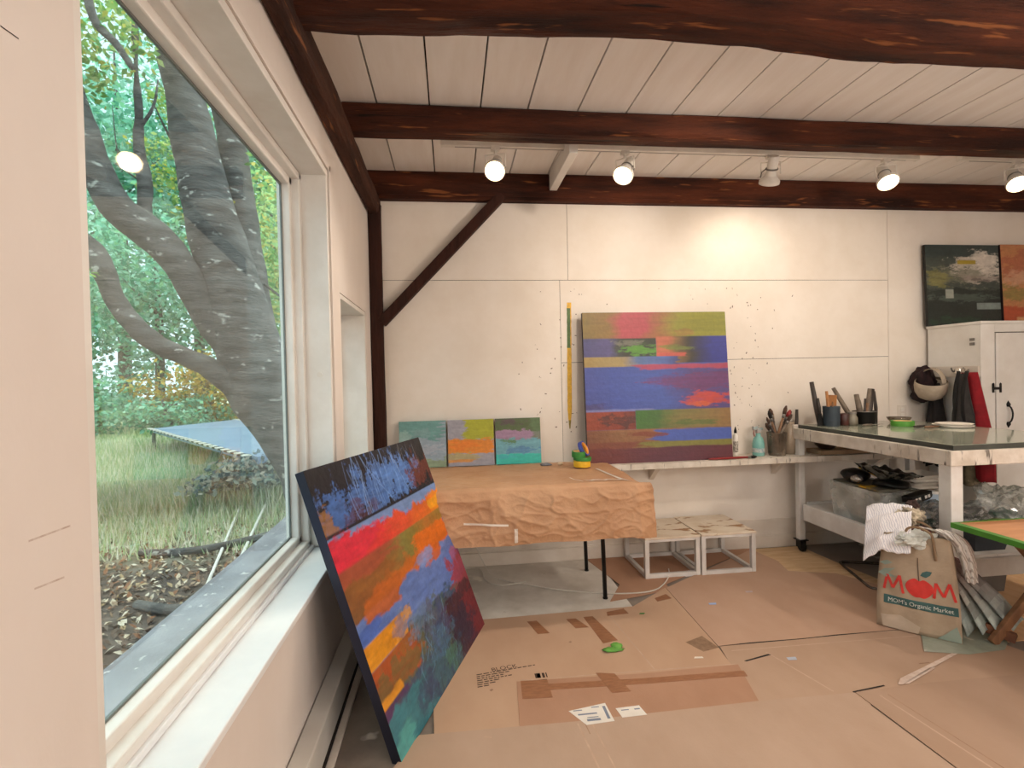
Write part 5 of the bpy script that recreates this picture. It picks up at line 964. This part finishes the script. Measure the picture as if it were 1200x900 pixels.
# ------------------------------------------------------------------ track lights
def track(x0, x1, y, z, label):
    t = thing('light_track', label, 'light track', ((x0+x1)/2, y, z), 'white ceiling light tracks'); b = MB(); b.box((x0, y-.02, z-.012), (x1, y+.02, z+.030)); b.build('track_rail', M['lampwhite'], t, bevel=.003)
    b = MB(); b.box((x0+.08, y+.004, z-.0135), (x1-.08, y+.010, z-.012)); b.build('track_slot', M['lampgrey'], t)
    for x in (x0-.012, x1): b = MB(); b.box((x, y-.021, z-.014), (x+.012, y+.021, z+.030)); b.build('end_cap', M['lampwhite'], t)
TRZ = CZ-.0305
track(-.02, 3.47, 3.45, TRZ, 'long white light track on the ceiling carrying four spotlights'); track(3.82, 5.5, 3.43, TRZ, 'second light track at the right end of the ceiling')
def spotlight(x, y, yaw, tilt, label, energy, wide=100):
    """lamp pointing along yaw (about z, 0 = toward camera) and tilt below horizontal"""
    t = thing('spotlight', label, 'spotlight', (x, y, TRZ), 'white track spotlights')
    d = Vector((math.sin(yaw)*math.cos(tilt), -math.cos(yaw)*math.cos(tilt), -math.sin(tilt))).normalized(); R = d.to_track_quat('Z', 'Y').to_matrix()
    b = MB(); b.box((x-.03, y-.018, TRZ-.035), (x+.03, y+.018, TRZ-.001)); b.build('track_adapter', M['lampwhite'], t, bevel=.004)
    piv = Vector((x, y, TRZ-.145)); HS = 1.25; side = Vector((math.cos(yaw), math.sin(yaw), 0))
    b = MB(); b.tube([(x, y, TRZ-.034), (x, y, TRZ-.06)], .010, 10)
    for s_ in (-1, 1): b.tube([Vector((x, y, TRZ-.058)), Vector((x, y, TRZ-.058))+side*.066*s_, piv+side*.066*s_], .0045, 6)
    b.build('yoke', M['lampwhite'], t)
    b = MB(); c = piv-d*.02; b.lathe([(q[0]*HS, q[1]*HS) for q in ((.0, -.085), (.026, -.085), (.028, -.08), (.028, .0), (.030, .02), (.052, .045), (.056, .05), (.056, .066), (.052, .068), (.050, .052), (.0, .045))], c, 28, R, close=False); b.build('lamp_head', M['lampwhite'], t, smooth=True).modifiers.new('e', 'EDGE_SPLIT').split_angle = .6
    b = MB(); b.lathe([(q[0]*HS, q[1]*HS) for q in ((.031, -.02), (.034, -.018), (.034, -.012), (.031, -.01))], c, 20, R, close=False); b.tube([c+R @ Vector((.034, 0, -.015))*HS, c+R @ Vector((.052, 0, .0))*HS, c+R @ Vector((.054, 0, .03))*HS], .004, 6); b.build('heat_ring', M['lampgrey'], t)
    b = MB(); b.lathe([(q[0]*HS, q[1]*HS) for q in ((.0495, .060), (.040, .068), (.02, .072), (.0, .073))], c, 24, R, close=False); b.build('lamp_glass', M['glow'], t, smooth=True)
    ld = bpy.data.lights.new('lamp_beam', 'SPOT'); ld.energy = energy; ld.color = (1, .88, .74); ld.spot_size = math.radians(wide); ld.spot_blend = .7; ld.shadow_soft_size = .04
    lo = bpy.data.objects.new('lamp_beam', ld); COL.objects.link(lo); lo.parent = t; lo.matrix_local = Matrix.Translation(c+d*.105-Vector(t.location)) @ (-d).to_track_quat('Z', 'Y').to_matrix().to_4x4()
    return t
K = 1.0
spotlight(.33, 3.45, -.25, .75, 'glaring track spotlight facing the room, first from the left', 38*K)
spotlight(1.23, 3.45, -.75, .85, 'track spotlight tilted down to the left, second from the left', 42*K)
spotlight(2.31, 3.45, 2.9, .95, 'track spotlight turned toward the wall above the striped painting side', 13*K, 130)
spotlight(3.22, 3.45, -.35, .95, 'track spotlight aimed down at the room, fourth on the long track', 46*K)
spotlight(4.29, 3.43, -.6, .85, 'track spotlight on the second track at the right edge', 55*K)

# ------------------------------------------------------------------ outside the window
m_, nt, bs = newmat('outdoor_ground'); f, _ = nfac(nt, .5, .35, .65, (1, 1, 1), 8); g, _ = nfac(nt, 6, .35, .7, (1, 1, 1), 8, seed=3); tc = N(nt, 'ShaderNodeTexCoord'); sx = N(nt, 'ShaderNodeSeparateXYZ'); nt.links.new(tc.outputs['Object'], sx.inputs[0])
mr = N(nt, 'ShaderNodeMapRange'); mr.inputs[1].default_value = 4.6; mr.inputs[2].default_value = 6.6; nt.links.new(sx.outputs['Y'], mr.inputs[0])
near = mixc(nt, g, lin('#453b35'), lin('#6d6056')); far = mixc(nt, f, mixc(nt, g, lin('#a0ae80'), lin('#c0c49e')), lin('#d0cdac')); nt.links.new(mixc(nt, mr.outputs[0], near, far), bs.inputs['Base Color']); bs.inputs['Roughness'].default_value = .95
b = MB(); b.add([(-60, -25, -.1), (-.86, -25, -.1), (-.86, 70, -.1), (-60, 70, -.1)], [(0, 1, 2, 3)]); o = b.build('ground', m_, loc=(0, 0, 0)); o['kind'] = 'structure'
b = MB(); b.box((-1.14, .1, -.1), (-.852, 4.4, .585)); struct('stone_ledge', b, pm('grey_stone_ledge', '#a09da6', '#85828b', 6, rough=.4, spots=('#dcd8d8', 26, .64), spots2=('#5d4c44', 9, .7)), bevel=.01)  # whitish specks in the stone colour imitate blurred reflections
m = MB(); rnd = random.Random(12); m.fc = []
LC = ['#9a8068', '#7b6250', '#c5b39b', '#5d4a3c', '#a88f6b', '#d5c8b4', '#6f5f52', '#8d5d3c']
for i in range(15000):
    y = rnd.uniform(.9, 8.5); x = -1.15-rnd.random()**1.2*4.2
    if rnd.random() < (y-4.6)/3.9: continue
    a = rnd.uniform(0, 6.28); s_ = rnd.uniform(.014, .034); tz = rnd.uniform(-.03, .03); cx_, sy_ = math.cos(a)*s_, math.sin(a)*s_
    m.add([(x-cx_, y-sy_, -.085-tz), (x+sy_*.6, y-cx_*.6, -.08), (x+cx_, y+sy_, -.085+tz), (x-sy_*.6, y+cx_*.6, -.075)], [(0, 1, 2, 3)]); m.fc.append(lin(rnd.choice(LC)))
LV = vcol('leaf_matter', .7, 0, trans=0, jit=.1); LVT = vcol('leaf_live', .6, 0, trans=.4, jit=.1)
tag(m.build('leaf_litter', LV, loc=(-3, 3.5, -.1)), 'brown fallen leaves scattered over the ground outside the window', 'leaves', kind='stuff')
m = MB(); m.fc = []
GC = ['#efe6cc', '#d0d6a8', '#b2c894', '#f6efdc', '#a4be8e', '#ddd8b6', '#c8d4b8']
for i in range(66000):
    y = 5.0+16*rnd.random()**1.5; x = -y*(rnd.uniform(.22, .80) if i < 48000 else rnd.uniform(.8, 2.4))
    if x > -1.3 or (y < 6.4 and rnd.random() < (6.6-y)*.6): continue
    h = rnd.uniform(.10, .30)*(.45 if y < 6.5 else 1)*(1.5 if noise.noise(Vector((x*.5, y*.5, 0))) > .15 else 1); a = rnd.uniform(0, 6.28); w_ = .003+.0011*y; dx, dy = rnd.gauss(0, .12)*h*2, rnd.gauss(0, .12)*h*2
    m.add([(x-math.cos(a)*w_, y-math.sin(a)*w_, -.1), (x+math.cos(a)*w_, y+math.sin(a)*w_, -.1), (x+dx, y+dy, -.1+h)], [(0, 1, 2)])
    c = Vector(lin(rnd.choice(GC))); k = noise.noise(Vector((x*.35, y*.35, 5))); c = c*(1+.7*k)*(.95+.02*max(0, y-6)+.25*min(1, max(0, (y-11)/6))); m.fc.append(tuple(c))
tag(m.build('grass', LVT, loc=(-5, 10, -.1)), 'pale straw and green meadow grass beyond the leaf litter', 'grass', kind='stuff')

def leaves(mb, c, r, n, size, cols, rnd, lowcut=None, shell=.35, clump=0):
    c = Vector(c); cl = [Vector((rnd.gauss(0, 1), rnd.gauss(0, 1), rnd.gauss(0, 1))).normalized()*rnd.uniform(shell, 1) for _ in range(clump)] if clump else None
    for i in range(n):
        if cl: d = rnd.choice(cl)+Vector((rnd.gauss(0, .16), rnd.gauss(0, .16), rnd.gauss(0, .12)))
        else: d = Vector((rnd.gauss(0, 1), rnd.gauss(0, 1), rnd.gauss(0, 1))).normalized()*(shell+(1-shell)*rnd.random()**.5)
        p = c+Vector((d.x*r[0], d.y*r[1], d.z*r[2]))
        if p.z < (lowcut if lowcut is not None else -.05): continue
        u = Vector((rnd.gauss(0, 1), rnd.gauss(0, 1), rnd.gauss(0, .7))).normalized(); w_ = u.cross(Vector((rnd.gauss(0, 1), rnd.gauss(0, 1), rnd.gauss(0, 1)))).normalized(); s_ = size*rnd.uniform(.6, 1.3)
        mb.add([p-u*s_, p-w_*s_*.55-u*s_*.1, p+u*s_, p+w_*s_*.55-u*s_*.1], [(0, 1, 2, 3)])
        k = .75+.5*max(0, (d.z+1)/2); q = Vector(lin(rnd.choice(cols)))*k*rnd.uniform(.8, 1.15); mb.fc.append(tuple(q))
BARK = pm('cherry_bark', '#716d69', '#3b3836', 3, (1, 1, 4), rough=.85, bump=.6, bscale=12, spots=('#b9b6ae', 6, .62, (1, 1, 2)), spots2=('#241f1c', 7, .68, (.6, .6, 7)), detail=9)
T1 = [(-.98, 4.2, .37, .30), (-1.06, 4.2, .62, .28), (-1.13, 4.2, .85, .27), (-1.31, 4.2, 1.19, .275), (-1.47, 4.2, 1.46, .285), (-1.57, 4.2, 1.82, 0.27), (-1.67, 4.2, 2.21, 0.24), (-1.78, 4.25, 2.62, 0.22), (-1.89, 4.3, 3.04, 0.20), (-2.03, 4.4, 3.61, 0.17), (-2.17, 4.5, 4.21, 0.15), (-2.3, 4.6, 4.82, 0.14), (-2.5, 4.8, 6.2, .08)]
T2 = [(-1.49, 4.4, 1.27, 0.16), (-1.54, 4.45, 1.84, 0.16), (-1.64, 4.5, 2.35, 0.16), (-1.73, 4.6, 2.86, 0.15), (-1.83, 4.7, 3.55, 0.14), (-1.95, 4.8, 4.11, 0.13), (-2.1, 4.9, 4.76, 0.11), (-2.2, 5, 6.0, .06)]
L1 = [(-1.55, 4.2, 1.55, 0.19), (-1.75, 4.12, 1.91, 0.17), (-1.87, 4.05, 2.19, 0.165), (-2.01, 4.0, 2.46, 0.17), (-2.17, 3.95, 2.63, 0.18), (-2.3, 3.9, 2.76, 0.165), (-2.42, 3.9, 3.02, 0.14), (-2.5, 3.9, 3.35, 0.115), (-2.58, 3.9, 3.64, 0.10), (-2.67, 3.9, 3.98, 0.08), (-2.9, 3.9, 5, .04)]
L2 = [(-2.18, 4.0, 2.6, 0.10), (-2.19, 4.05, 2.97, 0.075), (-2.25, 4.1, 3.27, 0.055), (-2.24, 4.1, 3.52, 0.045), (-2.25, 4.1, 3.8, 0.03), (-2.3, 4.2, 4.3, .015)]
L3 = [(-1.55, 4.12, 1.40, 0.13), (-1.74, 4.0, 1.6, 0.105), (-1.86, 3.9, 1.68, 0.09), (-2.03, 3.85, 1.78, 0.085), (-2.16, 3.8, 1.92, 0.085), (-2.27, 3.8, 2.09, 0.085), (-2.32, 3.8, 2.24, 0.09), (-2.38, 3.8, 2.38, 0.10), (-2.47, 3.8, 2.47, 0.10), (-2.62, 3.8, 2.55, 0.09), (-3.2, 3.7, 2.7, .05)]
twigs = [[(-2.24, 4.1, 3.39, .025), (-2.14, 4.1, 3.55, .018), (-2.1, 4.1, 3.75, .008)], [(-2.05, 3.7, 3.60, 0.03), (-2.15, 3.7, 3.76, 0.04), (-2.28, 3.7, 3.92, 0.045), (-2.35, 3.7, 4.3, 0.05)], [(-2.19, 4.05, 2.97, .012), (-2.32, 4.0, 3.1, .008), (-2.36, 4.0, 3.5, .004)], [(-1.95, 4.4, 3.3, .03), (-2.15, 4.4, 3.42, .018), (-2.25, 4.3, 3.7, .006)], [(-1.5, 4.4, 2.3, .02), (-1.3, 4.5, 2.15, .012), (-1.0, 4.6, 2.1, .006)]]
KT = 1.43
def far_(p): return (p[0]*KT, p[1]*KT, 1.5+(p[2]-1.5)*KT)
T1, T2, L1, L2, L3 = [[(*far_(p), p[3]*KT) for p in L] for L in (T1, T2, L1, L2, L3)]; twigs = [[(*far_(p), p[3]*KT) for p in L] for L in twigs]
tr = thing('cherry_tree', 'big grey barked tree with several leaning trunks right outside the window', 'tree', (-1.45, 6.0, -.1))
b = MB()
for L, sc_ in ((T1, .88), (T2, .8), (L1, .66), (L2, .62), (L3, .72), *[(q, .6) for q in twigs]):
    q = smoothp([Vector(p[:3]) for p in L], 5); rr = [L[min(int(i/5), len(L)-1)][3]*(1-(i % 5)/5)+L[min(int(i/5)+1, len(L)-1)][3]*((i % 5)/5) for i in range(len(q))]; rr = [x*sc_ for x in rr]
    n0 = len(b.v); b.tube(q, rr, 20 if rr[0] > .05 else 8)
    for i in range(n0, len(b.v)):
        p = Vector(b.v[i]); k = noise.noise(p*2.4)*.024+noise.noise(p*8)*.010; ax = q[min((i-n0)//(20 if rr[0] > .05 else 8), len(q)-1)]; b.v[i] = tuple(p+(p-ax).normalized()*k*(1 if rr[0] > .05 else .1))
b.build('trunk', BARK, tr, smooth=True)
m = MB(); m.fc = []; rnd = random.Random(21); LG = ['#9fc45f', '#7fae52', '#b9d27a', '#6b9a4a', '#c9d68a', '#8fb86a', '#d3c95a']
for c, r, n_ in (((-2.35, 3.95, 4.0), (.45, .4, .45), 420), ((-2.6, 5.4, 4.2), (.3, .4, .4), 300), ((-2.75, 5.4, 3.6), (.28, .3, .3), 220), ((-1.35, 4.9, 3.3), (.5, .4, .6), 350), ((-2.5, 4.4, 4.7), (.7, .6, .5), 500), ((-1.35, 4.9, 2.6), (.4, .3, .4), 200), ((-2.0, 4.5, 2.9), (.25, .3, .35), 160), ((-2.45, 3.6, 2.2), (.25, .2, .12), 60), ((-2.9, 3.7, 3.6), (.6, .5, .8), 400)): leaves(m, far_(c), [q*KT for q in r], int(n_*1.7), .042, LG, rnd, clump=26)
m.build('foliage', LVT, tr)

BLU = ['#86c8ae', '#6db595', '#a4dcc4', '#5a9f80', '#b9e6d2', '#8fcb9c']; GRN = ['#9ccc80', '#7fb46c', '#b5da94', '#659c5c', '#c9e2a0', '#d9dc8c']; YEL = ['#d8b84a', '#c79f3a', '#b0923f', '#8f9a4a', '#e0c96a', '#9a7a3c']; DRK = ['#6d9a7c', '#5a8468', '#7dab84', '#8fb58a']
def tree(name, label, x, y, h, r, n, cols, size, seed, base=.25, cat='tree', trunk=True, group='trees beyond the meadow', cl=40):
    t = thing(name, label, cat, (x, y, -.1), group); rnd = random.Random(seed)
    b = MB(); b.tube([(x, y, -.1), (x+.1, y, h*.4), (x, y, h*.9)], [r*.06+.03, r*.045+.02, .02], 8); 
    for k in range(5): a = k*1.3+seed; b.tube([(x, y, h*(.3+.1*k)), (x+math.cos(a)*r*.6, y+math.sin(a)*r*.6, h*(.42+.1*k))], [.05, .015], 6)
    b.build('trunk', BARK, t, smooth=True)
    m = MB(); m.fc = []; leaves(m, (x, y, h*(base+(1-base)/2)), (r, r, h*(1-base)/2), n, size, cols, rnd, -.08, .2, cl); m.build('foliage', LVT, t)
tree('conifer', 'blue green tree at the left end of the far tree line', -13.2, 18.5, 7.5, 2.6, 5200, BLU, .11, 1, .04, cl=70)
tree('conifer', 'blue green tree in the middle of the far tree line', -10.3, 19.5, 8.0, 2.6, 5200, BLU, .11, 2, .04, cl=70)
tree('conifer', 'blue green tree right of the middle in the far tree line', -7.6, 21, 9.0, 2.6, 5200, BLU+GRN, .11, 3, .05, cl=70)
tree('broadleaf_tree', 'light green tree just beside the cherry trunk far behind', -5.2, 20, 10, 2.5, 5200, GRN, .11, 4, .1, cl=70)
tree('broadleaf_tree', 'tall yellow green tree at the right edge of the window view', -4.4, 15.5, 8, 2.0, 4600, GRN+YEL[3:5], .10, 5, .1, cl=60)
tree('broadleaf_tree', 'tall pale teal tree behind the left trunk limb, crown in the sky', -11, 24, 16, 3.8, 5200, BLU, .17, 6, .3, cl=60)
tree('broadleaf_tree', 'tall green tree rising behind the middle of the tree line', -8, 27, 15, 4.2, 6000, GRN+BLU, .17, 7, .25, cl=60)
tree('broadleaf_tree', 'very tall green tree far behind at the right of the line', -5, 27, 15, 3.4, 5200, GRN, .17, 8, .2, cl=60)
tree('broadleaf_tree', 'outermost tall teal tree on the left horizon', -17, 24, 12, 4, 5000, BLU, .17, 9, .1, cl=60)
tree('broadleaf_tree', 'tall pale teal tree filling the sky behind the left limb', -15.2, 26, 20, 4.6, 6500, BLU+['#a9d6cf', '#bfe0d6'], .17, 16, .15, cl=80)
for (x, y, h, r_, lb) in ((-21, 15, 9, 3.6, 'wide green tree well left of the tree line'), (-25, 8, 10, 4, 'large green tree far to the left side of the meadow'), (-19.5, 21, 11, 3.8, 'rounded green tree behind the left end of the tree line'), (-27, 1, 10, 4, 'green tree at the side of the meadow level with the house')):
    tree('broadleaf_tree', lb, x, y, h, r_, 3600, GRN+BLU, .17, int(h*x), .05, cl=60)
tree('yellow_bush', 'yellow autumn bush glowing under the low tree limb', -7.4, 16.6, 2.6, 1.7, 3200, YEL, .08, 10, .0, 'bush', group='bushes at the meadow edge')
tree('yellow_bush', 'second smaller yellow bush nearer the blue tarp', -5.4, 15.8, 2.2, 1.3, 2200, YEL, .075, 11, .0, 'bush', group='bushes at the meadow edge')
tree('green_bush', 'low teal bush at the left edge of the meadow', -10.4, 16.5, 1.9, 1.8, 3200, BLU, .08, 12, .0, 'bush', group='bushes at the meadow edge')
tree('green_bush', 'low dull green bush behind the blue tarp', -8.0, 15.3, 1.2, 1.6, 2600, BLU+DRK, .075, 13, .0, 'bush', group='bushes at the meadow edge')
tree('green_bush', 'dark green bush furthest left below the conifers', -13, 16.2, 1.7, 1.7, 2800, DRK+BLU, .08, 14, .0, 'bush', group='bushes at the meadow edge')
tree('grey_bush', 'dark twiggy bush in front of the blue tarp by the trunk', -2.78, 7.2, .52, .75, 1800, ['#6d7a7c', '#8f9c94', '#4d5a58', '#a3a79a', '#b3a99a'], .045, 15, .0, 'bush', group='bushes at the meadow edge', cl=24)
# blue tarp stretched over a low frame
t = thing('tarp_platform', 'slate blue tarp stretched on a low frame in the meadow', 'tarp', (-4.2, 11, -.1)); Q = [Vector((-6.74, 12.5, .5)), Vector((-5.5, 15.3, .5)), Vector((-1.2, 9.6, .5)), Vector((-2.6, 7.2, .5))]
b = MB(); b.add([tuple(p+Vector((0, 0, .0))) for p in Q]+[tuple(p-Vector((0, 0, .10))) for p in Q], [(0, 3, 2, 1), (4, 5, 6, 7), (0, 1, 5, 4), (1, 2, 6, 5), (2, 3, 7, 6), (3, 0, 4, 7)]); b.build('tarp_sheet', pm('slate_blue_tarp', '#8ba0bd', '#7d93b2', 1.5, rough=.35), t)
b = MB()
for i in range(22):
    for a_, c_ in ((Q[0], Q[3]), (Q[0].lerp(Q[1], .75)+Vector((0, 0, .0)), Q[3].lerp(Q[2], .75))):
        p = a_.lerp(c_, (i+.1)/22); q = a_.lerp(c_, (i+.6)/22); dz = Vector((-.06, -.06, .004)); b.bar(p+dz*(1 if a_ == Q[0] else .0)+Vector((0, 0, .004)), q+dz*(1 if a_ == Q[0] else 0)+Vector((0, 0, .004)), .09, .02)
b.build('white_edge_tape', M['lampwhite'], t)
b = MB()
for i in range(21):
    p = Q[0].lerp(Q[3], (i+.62)/22); q = Q[0].lerp(Q[3], (i+1.08)/22); b.bar(p+Vector((-.06, -.06, .0)), q+Vector((-.06, -.06, .0)), .09, .02)
b.build('black_edge_tape', M['blackmetal'], t)
for p in Q: b = MB(); b.tube([p-Vector((0, 0, .1)), (p.x, p.y, -.1)], .04, 8); b.build('leg', M['lampgrey'], t)
# poles and branches on the ground
for p, q, r, lb in (((-1.87, 4.0, -.09), (-3.0, 8.0, .02), .014, 'left of the two thin white poles lying in the leaves'), ((-1.72, 4.0, -.085), (-2.62, 8.0, .04), .016, 'right one of the two thin white poles lying in the leaves')):
    b = MB(); b.tube([p, q], r, 8); tag(b.build('pole', M['lampwhite'], smooth=True), lb, 'pole', 'white poles on the ground')
for pts_, lb in (([(-2.9, 5.1, -.06), (-2.4, 5.05, -.05), (-1.9, 5.3, -.03), (-1.5, 5.8, -.02)], 'long grey fallen branch lying across the leaves, farther one'), ([(-2.25, 3.9, -.06), (-1.9, 3.75, -.05), (-1.55, 3.85, -.05)], 'short dark fallen branch nearest the window')):
    b = MB(); b.tube(smoothp(pts_, 4), .035, 8); tag(b.build('fallen_branch', BARK, smooth=True), lb, 'branch')

# ------------------------------------------------------------------ light
W = bpy.data.worlds.new('sky'); SC.world = W; W.use_nodes = True; nt = W.node_tree; bg = nt.nodes['Background']
tc = N(nt, 'ShaderNodeTexCoord'); sx = N(nt, 'ShaderNodeSeparateXYZ'); nt.links.new(tc.outputs['Generated'], sx.inputs[0]); cr = N(nt, 'ShaderNodeValToRGB'); nt.links.new(sx.outputs['Z'], cr.inputs[0])
cr.color_ramp.elements[0].position = 0; cr.color_ramp.elements[0].color = (.40, .50, .55, 1); cr.color_ramp.elements[1].position = .75; cr.color_ramp.elements[1].color = (.9, 1, 1, 1)
e = cr.color_ramp.elements.new(.5); e.color = (.36, .47, .54, 1)
nt.links.new(cr.outputs[0], bg.inputs[0]); bg.inputs[1].default_value = 5.0; bg.inputs[1].default_value = 4.0
def area(name, loc, rot, sx_, sy_, energy, col):
    ld = bpy.data.lights.new(name, 'AREA'); ld.shape = 'RECTANGLE'; ld.size = sx_; ld.size_y = sy_; ld.energy = energy; ld.color = col; o = bpy.data.objects.new(name, ld); COL.objects.link(o); o.location = loc; o.rotation_euler = rot; return o
def point(name, loc, energy, col, soft):
    ld = bpy.data.lights.new(name, 'POINT'); ld.energy = energy; ld.color = col; ld.shadow_soft_size = soft; o = bpy.data.objects.new(name, ld); COL.objects.link(o); o.location = loc
point('added_fill_point', (2.8, .9, 1.9), 34, (1, .93, .86), .25); point('added_fill_point', (1.4, -1.4, 2.0), 52, (1, .93, .86), .25); point('added_fill_point', (4.0, -1.9, 1.7), 85, (1, .93, .86), .25)  # added point fills without lamp bodies, brighten ceiling, paper front and table clutter
def spot(name, loc, target, energy, wide, col=(1, .87, .72), soft=.05):
    ld = bpy.data.lights.new(name, 'SPOT'); ld.energy = energy; ld.color = col; ld.spot_size = math.radians(wide); ld.spot_blend = .8; ld.shadow_soft_size = soft; o = bpy.data.objects.new(name, ld); COL.objects.link(o); o.location = loc; o.rotation_euler = (Vector(target)-Vector(loc)).to_track_quat('-Z', 'Y').to_euler(); return o
area('added_fill_area', (2.6, .6, 2.8), (0, 0, 0), 1.6, 1.0, 7, (1, .95, .90)); area('added_fill_area', (1.6, -1.4, 2.9), (0, 0, 0), 2.0, 1.2, 5, (1, .95, .90))  # added area fills, no fixture, lift the foreground from above
spot('added_fill_spot', (1.3, 2.35, 2.55), (1.7, 4.07, 1.9), 40, 95); spot('added_fill_spot', (3.3, 2.35, 2.55), (3.0, 4.07, 1.9), 40, 95); spot('added_fill_spot', (4.6, 1.2, 2.85), (1.6, 2.2, 0), 60, 80); spot('added_fill_spot', (2.3, 2.3, 2.85), (.15, 4.07, 1.7), 70, 85)
SC.view_settings.view_transform = 'Standard'; SC.view_settings.look = 'None'; SC.view_settings.exposure = 0
SC.cycles.max_bounces = 10; SC.cycles.transparent_max_bounces = 16; SC.cycles.sample_clamp_indirect = 6
